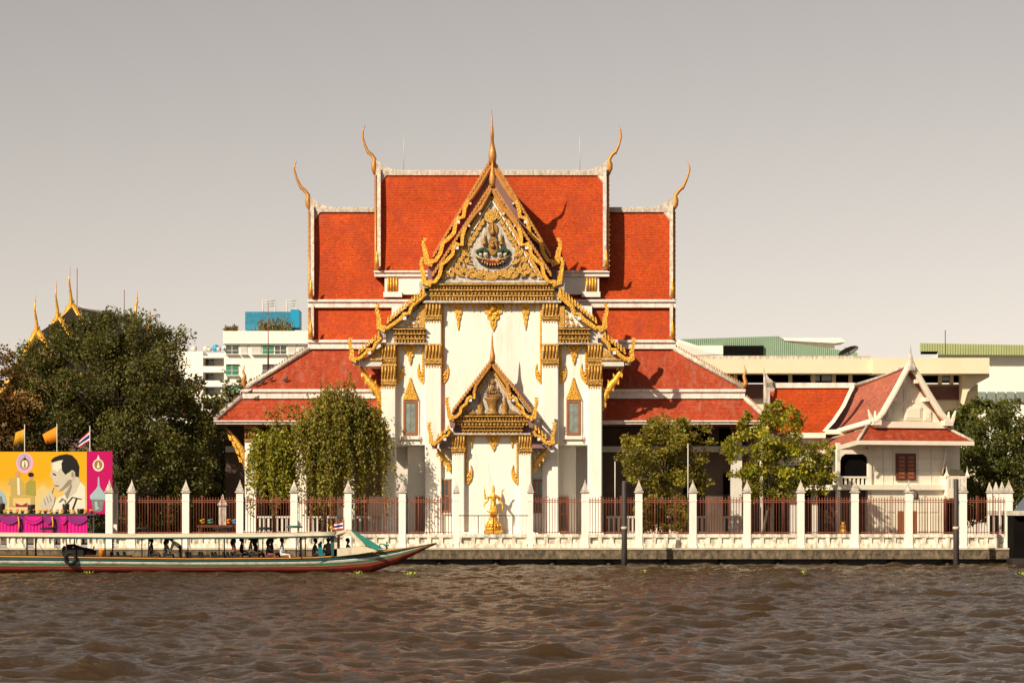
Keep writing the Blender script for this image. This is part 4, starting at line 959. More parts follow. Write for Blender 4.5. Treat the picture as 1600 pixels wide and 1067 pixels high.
for s, nm in ((-1, 'l'), (1, 'r')):
    J[nm + 's'] = (s * 6.5 * u, 0, z_ + 34 * u, 2.5 * u, 0); J[nm + 'e'] = (s * 10 * u, -.05, z_ + 25 * u, 2.0 * u, 0); J[nm + 'w'] = (s * 14 * u, -.12, z_ + 21 * u, 1.5 * u, 0)
    E += [('chest', nm + 's'), (nm + 's', nm + 'e'), (nm + 'e', nm + 'w')]
    hand(J, E, nm + 'w', (s * .2, -.3, -1), nm + 'h', 0, .022)
    J[nm + 'e2'] = (s * 12.5 * u, .08, z_ + 28 * u, 1.9 * u, 0); J[nm + 'w2'] = (s * 13.5 * u, .0, z_ + 37 * u, 1.4 * u, 0); E += [(nm + 's', nm + 'e2'), (nm + 'e2', nm + 'w2')]
    hand(J, E, nm + 'w2', (s * .1, -.1, 1), nm + 'g', 0, .022)
figure(J, E, 'hip', [GOLD], st)
b = MB(); c = Vector((sx_, SY, sb))
b.tube([c + Vector((-13.7 * u, -.05, z_ + 40 * u)), c + Vector((-14 * u, -.05, z_ + 48 * u))], [.04, .01], 6); b.build('held_emblem', GOLD, st)
b = MB(); b.tube([c + Vector((13.7 * u, -.05, z_ + 40 * u)), c + Vector((15 * u, -.05, z_ + 43 * u)), c + Vector((18 * u, -.05, z_ + 44 * u))], [.04, .06, .01], 6); b.build('held_emblem', GOLD, st)
b = MB(); b.tube([c + Vector((14.3 * u, -.16, z_ + 20 * u)), c + Vector((14 * u, -.16, z_ + 5 * u))], [.05, .02], 6); b.build('sash', GOLD, st)
b = MB(); b.lathe((sx_, SY, sb + z_ - 4 * u), [(6.2 * u, 0), (5.4 * u, 6 * u), (5.8 * u, 14 * u), (5.6 * u, 20 * u), (4.4 * u, 24 * u)], 12, sq=(1, .7))
for i in range(6): b.tube([(sx_ + (-4.5 + 1.8 * i) * u, SY - 4.1 * u, sb + z_ - 3 * u), (sx_ + (-3 + 1.2 * i) * u, SY - 4.2 * u, sb + z_ + 18 * u)], .025, 4)
b.build('draped_skirt', GOLD, st)

# ================================================================== WHITE TIMBER HOUSE on the right (turned a little to the right)
TH = R(17); HX, HYY = X(1330, 8.0), 8.0
HU = Vector((math.cos(TH), math.sin(TH), 0)); HV = Vector((-math.sin(TH), math.cos(TH), 0))
H = thing('timber_house', (HX, HYY, 1.1), 'white Thai style gabled house with red hipped eaves at right', 'house')
H.rotation_euler = (0, 0, TH)
class HB(MB):                                            # builds in the house's own frame (u along the front, v into depth, z up)
    def build(s, name, mats, parent=None, **k):
        me = bpy.data.meshes.new(name); me.from_pydata(s.v, [], s.f)
        for m_ in (mats if isinstance(mats, (list, tuple)) else [mats]): me.materials.append(m_)
        me.polygons.foreach_set('use_smooth', s.sm); me.polygons.foreach_set('material_index', s.m)
        V = np.array(s.v); c = (V.min(0) + V.max(0)) / 2
        for v_ in me.vertices: v_.co -= Vector(c)
        o = bpy.data.objects.new(name, me); COL.objects.link(o); o.parent = parent or H; o.location = Vector(c) - (WLOC[o.parent] if o.parent is not H else Vector((0, 0, 0)))
        WLOC[o] = Vector(c); return o
# photo column -> u on the front plane v=0
def hu(px):
    # ray through column px meets the front line HX + u*cos, HYY + u*sin
    t = (px - CX) / FPX; return (t * (CAMD + HYY) - HX) / (math.cos(TH) - t * math.sin(TH))
def hz(py, u_=3.0): return Z(py, HYY + u_ * math.sin(TH)) - 1.1
# walls: upper floor box between 1375 and 1478, verandah 1315-1362, lower floor
W0, W1 = hu(1362), hu(1478)
b = HB(); b.box(W0, W1, .5, 6.5, hz(760), hz(684)); up = b.build('upper_wall', HOUSEW)
b = HB()
for px in (1385, 1400, 1440, 1460): b.box(hu(px) - .02, hu(px) + .02, .47, .52, hz(758), hz(700))
for py in (716, 735): b.box(W0, hu(1402), .468, .52, hz(py) - .015, hz(py) + .015); b.box(hu(1436), W1, .468, .52, hz(py) - .015, hz(py) + .015)
b.build('board_joints', GREYP, up)
b = HB(); b.box(W0, W1, .35, 6.4, 0, hz(764)); lw = b.build('lower_wall', HOUSEW)
b = HB(); b.box(hu(1310), W1 + .25, .1, 6.6, hz(765), hz(757)); b.build('floor_band', HOUSEW)
# lower wall panels
for a, c in ((1372, 1386), (1390, 1402), (1438, 1452), (1456, 1470)):
    for y0, y1 in ((783, 800), (803, 830)):
        b = HB(); b.box(hu(a), hu(c), .31, .36, hz(y1), hz(y0)); b.build('wall_panel', HOUSEW, lw)
for a, c in ((1406, 1414), (1425, 1435)):
    b = HB(); b.box(hu(a), hu(c), .30, .37, hz(836), hz(798)); b.build('lower_shutter', WOODR, lw)
# shuttered window
b = HB(); b.box(hu(1404.5), hu(1435.5), .38, .52, hz(750), hz(708)); w_ = b.build('shuttered_window', WOODD)
for a, c in ((1406.5, 1419), (1421, 1433.5)):
    b = HB(); b.box(hu(a), hu(c), .34, .40, hz(748.5), hz(709.5)); l_ = b.build('shutter', WOODD, w_)
    for k in range(6): bb = HB(); bb.box(hu(a + 2), hu(c - 2), .325, .35, hz(747 - 6.2 * k), hz(743.5 - 6.2 * k)); bb.build('slat', WOODR, l_)
# verandah left: posts, dark opening, balustrade
b = HB(); b.box(hu(1316), W0 - .02, .62, .9, hz(757), hz(706)); b.build('verandah_shade_panel', DARK)  # near-black sheet added close behind the posts to paint the verandah shade
b = HB(); b.box(hu(1300), W0 - .02, .9, 1.2, 0, hz(766)); b.build('undercroft_shade_panel', HALLW)  # dark sheet painting the shade below the verandah floor
b = HB()
b.prism([(hu(1312), hz(703)), (W0, hz(703)), (W0, hz(722)), (W0 - .12, hz(714)), (W0 - .35, hz(709.5)), (hu(1316) + .35, hz(709.5)), (hu(1316) + .1, hz(714)), (hu(1316), hz(722)), (hu(1312), hz(722))], .35, .55); b.build('verandah_arch', HOUSEW)
for px in (1314, 1363):
    b = HB(); b.box(hu(px) - .11, hu(px) + .11, .35, .6, 0, hz(692)); b.build('post', HOUSEW)
b = HB(); b.box(hu(1316), hu(1363), .36, .5, hz(747), hz(744)); b.box(hu(1316), hu(1363), .36, .5, hz(763), hz(761)); rl = b.build('balcony_rail', HOUSEW)
for k in range(7):
    b = HB(); xx = hu(1319 + 6.6 * k); b.box(xx - .07, xx + .07, .38, .47, hz(761), hz(747)); b.build('baluster', HOUSEW, rl)
# right verandah bay
b = HB(); b.box(W1, hu(1513), 1.2, 3.2, hz(770), hz(690)); b.build('side_wall', HOUSEW)
b = HB(); b.box(W1, hu(1508), -.2, 2.5, hz(778), hz(743)); rb = b.build('side_balcony', HOUSEW)
for k in range(5):
    b = HB(); xx = hu(1481 + 5.4 * k); b.box(xx - .05, xx + .05, -.22, -.19, hz(761), hz(747)); b.build('recess_shade_strip', GREYP, rb)  # grey strips proud of the face, painted as the shade of recesses
b = HB(); b.prism([(hu(1478), hz(743)), (hu(1508), hz(741)), (hu(1500), hz(733)), (hu(1483), hz(732))], -.15, 1.6); b.build('dark_roof', TILEDARK)
for px in (1478, 1510):
    b = HB(); b.lathe((hu(px), -.1, hz(746)), [(.13, 0), (.17, .1), (.17, .16), (.08, .3), (.03, .5), (.005, .75)], 4, 0, False, rot=math.pi / 4); b.build('finial', HOUSEW)
b = HB(); b.box(W1 + .05, hu(1508), .8, 2.5, 0, hz(780)); b.build('undercroft_shade_panel', DARK)  # near-black sheet painting the shade below the side balcony
# lower hipped roof round the gable
e0, e1 = hu(1332), hu(1511); zt, zb = hz(667), hz(690)
E_ = [(e0, -.8, zb), (e1, -.8, zb), (e1 - 1.3, .7, zt), (e0 + 1.35, .7, zt)]
def htiles(name, TL, TR, BL, BR, m, **k):
    o = tiles(name, TL, TR, BL, BR, m, None, **k); c = WLOC[o]; o.parent = H; o.location = c; return o
htiles('front_eave_tiles', (e0 + 1.35, .7, zt), (e1 - 1.3, .7, zt), (e0, -.8, zb), (e1, -.8, zb), TILEOLD, tw=.13, exp=.14)
b = HB(); b.box(e0 - .05, e1 + .05, -.92, -.78, zb - .22, zb + .04); b.build('eave_fascia', HOUSEW)
LH = 10.2; zdn = -1.0
htiles('side_eave_tiles', (e0 + 1.35, LH, zt + zdn), (e0 + 1.35, .7, zt), (e0, LH, zb + zdn), (e0, -.8, zb), TILEPINK, tw=.15, exp=.16)
b = HB(); b.slab((e0 - .08, -.9, zb + .05), (e0 + .02, -.9, zb - .2), (e0 + .02, LH, zb - .2 + zdn), (e0 - .08, LH, zb + .05 + zdn), .1); b.build('side_fascia', HOUSEW)
for a, c in ((e0, e0 + 1.35), (e1, e1 - 1.3)):
    b = HB(); b.tube([(a, -.85, zb + .06), (c, .7, zt + .1)], .10, 6); b.build('hip_rib', DIRTYW)
b = HB(); b.slab((e1 - 1.3, .7, zt), (e1, -.8, zb), (e1, 6, zb), (e1 - 1.3, 6, zt), .1); b.build('far_eave_roof', TILEPLAIN)
# gable: verge boards, pediment with panels, steep roof
g0, g1, gc = hu(1372), hu(1482), hu(1424.5); zg0, zga = hz(662), hz(572)
b = HB(); b.box(g0 - .1, g1 + .1, .35, 1.0, hz(668), hz(658)); b.build('pediment_base', HOUSEW)
b = HB(); b.prism([(g0 + .2, hz(659)), (g1 - .2, hz(659)), (gc, zga)], .75, .95); pd = b.build('pediment', HOUSEW)
for a, c, y0, y1 in ((1391, 1417, 634, 655), (1420, 1447, 634, 655), (1405, 1418, 606, 627), (1420, 1434, 606, 627), (1450, 1462, 640, 655)):
    b = HB(); b.box(hu(a), hu(c), .66, .76, hz(y1), hz(y0)); q9 = b.build('pediment_panel', HOUSEW, pd); b = HB(); b.box(hu(a) + .12, hu(c) - .12, .62, .665, hz(y1) + .12, hz(y0) - .12); b.build('raised_field', HOUSEW, q9)
for sgn, a in ((0, g0), (1, g1)):
    b = HB(); d = -1 if sgn == 0 else 1
    pts = [(gc, hz(566)), (gc + (a - gc) * .45, hz(611)), (gc + (a - gc) * .82, hz(645)), (a + d * .05, hz(657)), (a + d * .35, hz(660))]
    b.ribbon(pts, .34, .05, .3); b.ribbon(pts, .14, -.02, .08); b.build('bargeboard', HOUSEW)
    b = HB(); b.box(a + d * .05 - .3, a + d * .05 + .3, 0, .6, hz(664), hz(656)); b.prism([(a + d * .45, hz(660)), (a + d * .6, hz(640)), (a + d * .2, hz(656))], .1, .3); b.prism([(a - d * .02, hz(657)), (a + d * .12, hz(642)), (a + d * .18, hz(655))], .1, .3); b.build('eave_ornament', HOUSEW)
    for py in (592, 620): 
        t = (py - 566) / 92; b = HB(); xx = gc + (a - gc) * (t * .95 - .1); b.box(xx - .12, xx + .12, .2, .8, hz(py + 6), hz(py)); b.build('purlin_end', HOUSEW)
b = HB(); b.lathe((gc, .15, hz(578)), [(.34, 0), (.36, .2), (.22, .45), (.16, .8), (.06, 1.1), (.01, 1.6)], 6, 0, False); b.build('gable_finial', DIRTYW)
rl_ = -1.2
htiles('gable_side_tiles', (gc, LH, hz(568) + rl_), (gc, .3, hz(568)), (g0 - .3, LH, hz(660) - .9), (g0 - .3, .3, hz(660)), TILEPINK, tw=.15, exp=.16, sag=.25)
htiles('gable_far_tiles', (gc, .3, hz(568)), (gc, LH, hz(568) + rl_), (g1 + .3, .3, hz(660)), (g1 + .3, LH, hz(660) - .9), TILEPINK, tw=.2, exp=.25, sag=.25)
b = HB(); b.tube([(gc, .3, hz(567)), (gc, LH * .35, hz(567) + rl_ * .5), (gc, LH, hz(566) + rl_)], .15, 6); b.build('ridge_cap', DIRTYW)
b = HB(); b.tube([(g0 - .35, .3, hz(659)), (g0 - .35, LH, hz(659) - .9)], .2, 6); b.build('valley_gutter', HOUSEW)
# front small corner posts
for px in (1369, 1477):
    b = HB(); b.tube([(hu(px), -.3, hz(690)), (hu(px) - .05, .3, hz(740))], .05, 5); b.build('eave_strut', HOUSEW)

# ---- link building with frontal red roof between hall and house
K = thing('link_building', (X(1260, 14), 14, 1.1), 'low red roofed wing joining hall and white house', 'building')
tiles('roof_tiles', P(1200, 604, 16.5), P(1334, 604, 16.5), P(1200, 676, 13.2), P(1290, 676, 13.2), TILE, K, sag=.1)
b = MB(); b.pbox(1198, 1335, 598, 606, 16.2, .6); b.build('ridge_cap', BANDW, K)
b = MB(); b.ribbon(pix([(1332, 604), (1318, 634), (1302, 658), (1285, 676)], 13.6), 4.5 / S(13.6), 13.3, 13.9); b.build('roof_border', WHITE, K)
b = MB(); b.ribbon(pix([(1199.5, 606), (1200, 650)], 14), 3 / S(14), 13.2, 16.5); b.pprism([(1197, 583), (1201, 590), (1213, 599), (1213, 606), (1198, 624), (1196, 606)], 16.2, .4); b.tube([P(1196.5, 640, 14), P(1195, 600, 15), P(1193.5, 575, 15.5)], [.1, .1, .03], 6); b.build('ridge_flare', DIRTYW, K)
b = MB(); b.pbox(1195, 1290, 676, 684, 13.0, .5); b.pbox(1290, 1335, 671, 678, 12.9, .5); b.build('eave_board', HOUSEW, K)
b = MB(); b.pbox(1203, 1312, 684, 840, 13.8, 5); b.build('wall', GREYP, K)
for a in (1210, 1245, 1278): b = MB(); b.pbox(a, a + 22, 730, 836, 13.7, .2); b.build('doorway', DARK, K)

# small gilt lion figure on the parapet near the house
b = MB(); c = P(1317, 837, 1.0)
li = thing('gilt_lion_figure', c, 'small gilded guardian figure behind parapet below the house verandah', 'figurine')
b.lathe(c, [(.22, 0), (.24, .1), (.18, .2), (.20, .32), (.15, .45)], 8); b.build('base', GOLD, li)
b = MB(); b.ball(c + Vector((0, -.02, .55)), .17, 0, 8, (1, 1, 1.1)); b.ball(c + Vector((0, -.06, .73)), .13, 0, 8); b.tube([c + Vector((-.1, 0, .8)), c + Vector((-.11, 0, .9))], [.04, .01], 5); b.tube([c + Vector((.1, 0, .8)), c + Vector((.11, 0, .9))], [.04, .01], 5); b.build('body', GOLD, li)
# lamp bracket hanging on a fence pillar
lp = thing('hooded_lamp', P(1421, 770, .55), 'dark hooded lamp fixed to fence pillar in front of the house', 'lamp')
b = MB(); c = P(1421, 766, .5); b.tube([c, c + Vector((.25, -.15, .05)), c + Vector((.38, -.2, -.1))], .03, 5); b.build('arm', IRON, lp)
b = MB(); b.lathe(c + Vector((.38, -.2, -.55)), [(.14, 0), (.16, .15), (.10, .4), (.02, .5)], 8); b.build('hood', IRON, lp)

# ================================================================== GOLDEN TEMPLE behind the big tree
G = thing('golden_gabled_temple', (X(130, 34), 34, 1.1), 'smaller temple with gold horn finials half hidden behind the big tree', 'temple')
A = P(112, 480, 28); B = P(211, 500, 41); ax_ = (B - A).normalized(); ax_.z = 0; sd = Vector((ax_.y, -ax_.x, 0)).normalized()
GWH = mat('white roof edge', (0.72, 0.70, 0.68), 0.7, var=0.1)
def roofpair(A, B, w, h, m, off=0):
    for s in (-1, 1):
        b = MB(); b.slab(A, B, B + sd * s * w - Vector((0, 0, h)), A + sd * s * w - Vector((0, 0, h)), .15); b.build('roof_slope', m, G)
roofpair(A, B, 4.6, 7.5, TILEDARK)
A2 = A - ax_ * 2.6 - Vector((0, 0, 1.1)); A3 = A - ax_ * 6.5 - Vector((0, 0, 2.3)); roofpair(A2, A, 4.4, 7.2, TILEDARK); roofpair(A3, A2, 4.2, 6.6, TILEDARK)
B2 = B + ax_ * 3 - Vector((0, 0, .9)); B3 = B + ax_ * 6.5 - Vector((0, 0, 2.0)); roofpair(B, B2, 4.4, 7, TILEDARK); roofpair(B2, B3, 4.2, 6.6, TILEDARK)
b = MB(); b.tube([A, B], .22, 6); b.build('ridge_cap', GWH, G)
for s in (-1, 1):
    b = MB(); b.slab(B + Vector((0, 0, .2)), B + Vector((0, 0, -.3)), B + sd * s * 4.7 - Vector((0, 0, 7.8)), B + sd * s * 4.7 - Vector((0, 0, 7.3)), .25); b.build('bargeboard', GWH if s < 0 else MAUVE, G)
for base, hh in ((A, 2.9), (A2, 2.7), (A3, 2.6), (B, 2.2), (B2, 2.0), (B3, 1.9)):
    d = -ax_ if base in (A, A2, A3) else ax_
    fr = base in (A, A2, A3)
    b = MB(); b.tube([base - Vector((0, 0, .4)), base + d * .1 + Vector((0, 0, .2)), base + d * .12 + Vector((0, 0, .7)), base + d * .3 + Vector((.0, 0, 1.2)), base + d * .5 + Vector((0, 0, hh * .62)), base + d * .35 + Vector((0.03, 0, hh))], [.20, .18, .11, .085, .07, .01] if fr else [.15, .14, .11, .1, .08, .01], 7); b.build('horn_finial', GOLD, G)
    if fr:
        for s in (-1, 1):
            b = MB(); b.tube([base + Vector((0, 0, .2)), base + sd * s * 1.1 - Vector((0, 0, 1.7)), base + sd * s * 2.3 - Vector((0, 0, 3.7)), base + sd * s * 4.5 - Vector((0, 0, 7.2))], [.25, .24, .22, .2], 6)
            for i in range(16):
                c = base + sd * s * (.28 * i) - Vector((0, 0, .455 * i)); b.tube([c, c + sd * s * .2 + Vector((0, 0, .55))], [.13, .01], 5)
            b.build('gilt_bargeboard', GOLD, G)
        b = MB(); q0 = base - ax_ * .0; b.add([q0 + ax_ * .3, q0 + sd * 4.2 - Vector((0, 0, 6.9)) + ax_ * .3, q0 - sd * 4.2 - Vector((0, 0, 6.9)) + ax_ * .3, q0 + ax_ * .5, q0 + sd * 4.2 - Vector((0, 0, 6.9)) + ax_ * .5, q0 - sd * 4.2 - Vector((0, 0, 6.9)) + ax_ * .5], [(0, 1, 2), (3, 5, 4), (0, 3, 4, 1), (1, 4, 5, 2), (2, 5, 3, 0)]); b.build('gable_wall', DGOLD, G)
for t in (.08, .82):
    b = MB(); c = A.lerp(B, t); b.tube([c, c + Vector((0, 0, 2.9 - t))], .03, 5); b.build('lightning_rod', RUST, G)
b = MB(); lo = [A3 + sd * 3.9, A3 - sd * 3.9, B3 - sd * 3.9, B3 + sd * 3.9]
for i in range(4): a = lo[i]; c = lo[(i + 1) % 4]; b.add([(a.x, a.y, 1.1), (c.x, c.y, 1.1), (c.x, c.y, 9), (a.x, a.y, 9)], [(0, 1, 2, 3)])
b.build('wall', HALLW, G)
# side hooks seen along the far eave
for px, py in ((268, 590), (287, 640), (300, 672), (331, 655), (352, 655)):
    b = MB(); c = P(px, py, 30); b.tube([c + Vector((.3, 0, -.6)), c + Vector((-.05, 0, 0)), c + Vector((.12, 0, .5)), c + Vector((.02, 0, .95))], [.2, .17, .1, .01], 6); b.build('hook_finial', BRONZE, G)

# ================================================================== APARTMENT BLOCKS behind on the left
AP = thing('apartment_block', (X(415, 70), 76, 1.1), 'white flat roofed apartment block with green blinds and blue rooftop screen', 'building')
b = MB(); b.pbox(350, 560, 520, 900, 70, 12); b.build('wall', APTW, AP)
b = MB(); b.pbox(348.5, 562, 517, 537, 69.7, 12.5); b.build('parapet', APTW, AP)
for r_, py in enumerate((541, 571, 604, 637)):
    for c_, (a, w_) in enumerate(((353, 19), (376, 10), (393, 15), (410, 17), (429.5, 17), (450, 12), (466, 12))):
        kind = {0: 0, 1: 2, 2: 2, 3: 1, 4: 0, 5: 2, 6: 2}[c_]
        if r_ > 0: kind = {0: 1, 3: 0}.get(c_, 2)
        if r_ > 0 and c_ in (1, 2, 5, 6): continue
        hh = 14 if r_ == 0 else 17
        b = MB(); b.pbox(a, a + w_, py - 2, py + hh - 2, 69.95, .12); w2 = b.build('window', [GLASS, SHGREEN, SHGREY][kind], AP)
        b = MB(); b.pbox(a - .7, a + w_ + .7, py - 3, py - 2, 69.8, .3); b.pbox(a - .7, a + w_ + .7, py + hh - 2, py + hh - 1, 69.7, .4)
        if kind != 2: b.pbox(a + w_ / 2 - .3, a + w_ / 2 + .3, py - 2, py + hh - 2, 69.9, .1); b.pbox(a, a + w_, py + hh * .45, py + hh * .45 + .6, 69.88, .1)
        b.build('frame', APTW, w2)
for px, py in ((349, 544), (347, 577), (347, 611)):
    b = MB(); b.ball(P(px, py, 69.8), .14, 0, 8); b.build('wall_lamp', APTW, AP)
b = MB(); b.pbox(383, 456, 487, 516, 71, 3); b.build('rooftop_screen', BLUE, AP)
b = MB(); b.pbox(454, 467, 483.5, 512, 70.7, 3); b.build('rooftop_screen', BLUEB, AP)
for px0, px1 in ((411, 430), (448, 463)):
    b = MB()
    for px in (px0, px1): b.tube([P(px, 512, 72), P(px, 470, 72)], .06, 5); b.tube([P(px, 512, 73), P(px, 470, 73)], .06, 5)
    for py in (470, 474, 478): b.tube([P(px0 - 1, py, 72), P(px1 + 1, py, 72)], .05, 5)
    b.build('rooftop_frame', SHGREY, AP)
b = MB(); b.tube([P(419, 580, 40), P(419, 535, 40), P(419, 470, 40)], [.09, .04, .02], 5)
rod = thing('roof_mast', P(419, 590, 40), 'thin brown lightning mast rising in front of apartment block', 'mast'); b.build('pole', RUST, rod)
A4 = thing('balcony_block', (X(312, 85), 90, 1.1), 'lower white block with three grey balconies beside the apartments', 'building')
b = MB(); b.pbox(268, 317, 549, 900, 85, 10); b.pbox(316, 352, 552, 900, 87.5, 8); b.build('wall', APTW, A4)
for k in range(4):
    y0 = 556 + 22.5 * k
    b = MB(); b.pbox(316, 351, y0, y0 + 3, 84.8, 3); b.pbox(316, 351, y0 + 16, y0 + 22.4, 84.9, .2); bl = b.build('balcony', APTW, A4)
    b = MB(); b.pbox(317, 326, y0 + 4, y0 + 15, 87.3, .2); b.build('window', GLASS, bl)
    b = MB(); b.pbox(329, 334, y0 + 4, y0 + 20, 87.3, .2); b.build('door', GLASS, bl)
for px, h in ((282, 6), (290, 8), (303, 7), (322, 7), (327, 5), (337, 9), (341, 6)):
    b = MB(); c = P(px, 549, 88); b.lathe(c, [(.22, 0), (.28, .1), (.28, h / S(88)), (.05, h / S(88) + .1)], 8); b.build('roof_tank', BLUEB if px == 337 else SHGREY, A4)

# ================================================================== CREAM BUILDINGS behind on the right
CB = thing('cream_office_building', (X(1290, 62), 66, 1.1), 'long cream flat roofed building with dark window strip behind the roofs', 'building')
b = MB(); b.pbox(1055, 1528, 600, 900, 62.6, 8); b.build('wall', CREAMB, CB)
b = MB(); b.pbox(1040, 1365, 561, 583, 60, 10); b.pbox(1365, 1546, 559, 583.5, 59.2, 11); b.build('roof_slab', CREAMB, CB)
b = MB(); b.pbox(1042, 1364, 556, 561, 60.5, 9); b.build('tile_edge', DIRTYW, CB)
b = MB(); b.pbox(1060, 1525, 583.5, 598, 62.4, .3); b.build('window_strip', DARK, CB)
for a, c, d, e in ((1160, 1200, 600, 622), (1452, 1504, 603, 624), (1060, 1158, 603, 640)): b = MB(); b.pbox(a, c, d, e, 62.3, .3); b.build('window_strip', WOODD, CB)
for a in (1100, 1146, 1232, 1268, 1300, 1326, 1466, 1484, 1504):
    b = MB(); b.pbox(a, a + 6, 583.5, 600, 62.2, .3); b.build('mullion_pier', CREAMB, CB)
for a in (1266, 1284, 1468):
    b = MB(); b.pbox(a, a + 15, 586, 595, 62.3, .05); b.build('pane', GLASSG, CB)
b = MB(); b.prism(pix([(1504, 583), (1546, 583), (1546, 589), (1525, 600), (1512, 612), (1504, 640)], 60.5), 60.5, 62.5); b.build('cantilever_bracket', CREAMB, CB)
b = MB(); b.pbox(1509, 1527, 610, 628, 61.5, 1); b.build('wall_box', CREAMB, CB)
for a, c, d in ((1060, 1220, 1), ):
    pass
GS = thing('green_metal_shed', (X(1190, 66), 68, 8), 'green corrugated rooftop shed above the cream building', 'shed')
def corr(poly, Y, m, parent, name='sheet', step=3.2):
    b = MB(); b.pprism(poly, Y, .3); o = b.build(name, m, parent)
    xs_ = [p[0] for p in poly]; a = min(xs_); b = MB()
    def span(xx):
        ys_ = []
        for i in range(len(poly)):
            (x0, y0), (x1, y1) = poly[i], poly[(i + 1) % len(poly)]
            if (x0 - xx) * (x1 - xx) <= 0 and x0 != x1: ys_.append(y0 + (y1 - y0) * (xx - x0) / (x1 - x0))
        return (min(ys_), max(ys_)) if len(ys_) > 1 else None
    xx = a + step / 2
    while xx < max(xs_):
        sp = span(xx)
        if sp and sp[1] - sp[0] > .5: b.pbox(xx - .5, xx + .5, sp[0], sp[1], Y - .06, .1)
        xx += step
    b.build('rib', m, o); return o
corr([(1060, 530), (1217, 525), (1226, 534), (1340, 551), (1340, 558), (1060, 556)], 66, GREENS, GS)
b = MB(); b.pbox(1130, 1193, 540, 555, 65.7, .4); b.build('opening', DARK, GS)
b = MB(); b.pprism([(1092, 540), (1130, 540), (1130, 556), (1060, 556)], 65.8, .3); b.build('white_panel', APTW, GS)
b = MB(); b.slab(P(1060, 531, 65.5), P(1130, 555, 63), P(1060, 557, 63), P(1050, 545, 65), .1); b.build('lower_sheet', SHGREY, GS)
b = MB(); b.pprism([(1222, 528), (1314, 528), (1322, 534), (1304, 536), (1226, 532)], 70, 4); b.pbox(1240, 1304, 534, 545, 70.5, 3); tk = b.build('white_canopy', APTW, GS)
sd_ = thing('satellite_dish', P(1326, 560, 61), 'dark mesh satellite dish on the cream building roof', 'dish')
b = MB(); c = P(1325, 549, 61); n = 14
ring = lambda r, off: [c + Vector((r * math.cos(2 * math.pi * i / n), off, r * .42 * math.sin(2 * math.pi * i / n) + r * .35 * math.cos(2 * math.pi * i / n))) for i in range(n)]
v = ring(.85, -.25) + ring(.5, 0) + [c + Vector((0, .1, 0))]
b.add(v, [(i, (i + 1) % n, n + (i + 1) % n, n + i) for i in range(n)] + [(n + i, n + (i + 1) % n, 2 * n) for i in range(n)], 0, True); b.build('reflector', DISH, sd_)
b = MB(); b.tube([P(1325, 561, 61), P(1325, 550, 61)], .07, 6); b.build('mast', DISH, sd_); b = MB(); b.tube([c, c + Vector((-.35, -.7, .3))], .03, 5); b.build('feed_arm', DISH, sd_)
WB = thing('white_hall_building', (X(1560, 80), 84, 1.1), 'white building with yellow green metal roof at far right', 'building')
b = MB(); b.pbox(1468, 1700, 553, 900, 80, 14); b.build('wall', APTW, WB)
corr([(1438, 536), (1660, 540), (1660, 555), (1468, 554), (1466, 549), (1438, 549)], 79, GREENY, WB, 'metal_roof', 4)
b = MB(); b.pbox(1441, 1465, 547.5, 552.5, 79.5, 1); b.build('opening', DARK, WB)
for a in range(1528, 1640, 15): b = MB(); b.pbox(a, a + 12, 612, 629, 79.8, .25); b.build('window', GLASSG, WB)
b = MB(); b.tube([P(1477, 553, 79), P(1477, 516, 79)], .04, 5); b.build('antenna', IRON, WB)
# ================================================================== BILLBOARD (flat printed boards), altar stage, flags
BY = 2.4
BB = thing('billboard', (X(60, BY), BY, 1.1), 'large yellow printed billboard with grey profile portrait of a man', 'billboard')
def grad(name, c_top, c_bot, z0, z1):
    m = bpy.data.materials.new(name); m.use_nodes = True; N = m.node_tree.nodes; L = m.node_tree.links; b = N['Principled BSDF']; b.inputs['Roughness'].default_value = .75; b.inputs['Specular IOR Level'].default_value = .2
    g_ = N.new('ShaderNodeNewGeometry'); s = N.new('ShaderNodeSeparateXYZ'); L.new(g_.outputs['Position'], s.inputs[0])
    nz = N.new('ShaderNodeTexNoise'); nz.inputs['Scale'].default_value = .8; L.new(g_.outputs['Position'], nz.inputs['Vector'])
    ad = N.new('ShaderNodeMath'); ad.operation = 'MULTIPLY_ADD'; ad.inputs[1].default_value = .5; L.new(nz.outputs['Fac'], ad.inputs[0]); L.new(s.outputs['Z'], ad.inputs[2])
    r = N.new('ShaderNodeMapRange'); r.inputs['From Min'].default_value = z0; r.inputs['From Max'].default_value = z1; L.new(ad.outputs[0], r.inputs['Value'])
    mx = N.new('ShaderNodeMix'); mx.data_type = 'RGBA'; mx.inputs['A'].default_value = (*c_bot, 1); mx.inputs['B'].default_value = (*c_top, 1)
    L.new(r.outputs[0], mx.inputs['Factor']); L.new(mx.outputs['Result'], b.inputs['Base Color']); return m
YEL = grad('printed yellow vinyl', (0.66, 0.34, 0.006), (0.62, 0.50, 0.22), Z(790, BY), Z(740, BY))
PNK = flat('printed magenta vinyl', (0.44, 0.0015, 0.10)); PK2 = flat('printed pale pink', (0.75, 0.36, 0.50)); LIL = flat('printed lilac', (0.42, 0.33, 0.52))
INK = flat('printed black', (0.012, 0.01, 0.01)); SEP = flat('printed warm grey', (0.50, 0.45, 0.35)); SEPD = flat('printed mid grey', (0.24, 0.21, 0.16)); SEPL = flat('printed pale cream', (0.68, 0.63, 0.50)); KHK = flat('printed khaki', (0.42, 0.32, 0.10)); OLV = flat('printed olive', (0.30, 0.27, 0.05)); TEAL2 = flat('printed grey blue', (0.30, 0.42, 0.45)); STE = flat('printed steel grey', (0.17, 0.17, 0.17)); PSK = flat('printed skin', (0.50, 0.27, 0.15)); PBR = flat('printed brown gold', (0.28, 0.16, 0.05))
b = MB(); b.pbox(-110, 135.5, 705.5, 804, BY, .08); b.build('yellow_panel', YEL, BB)
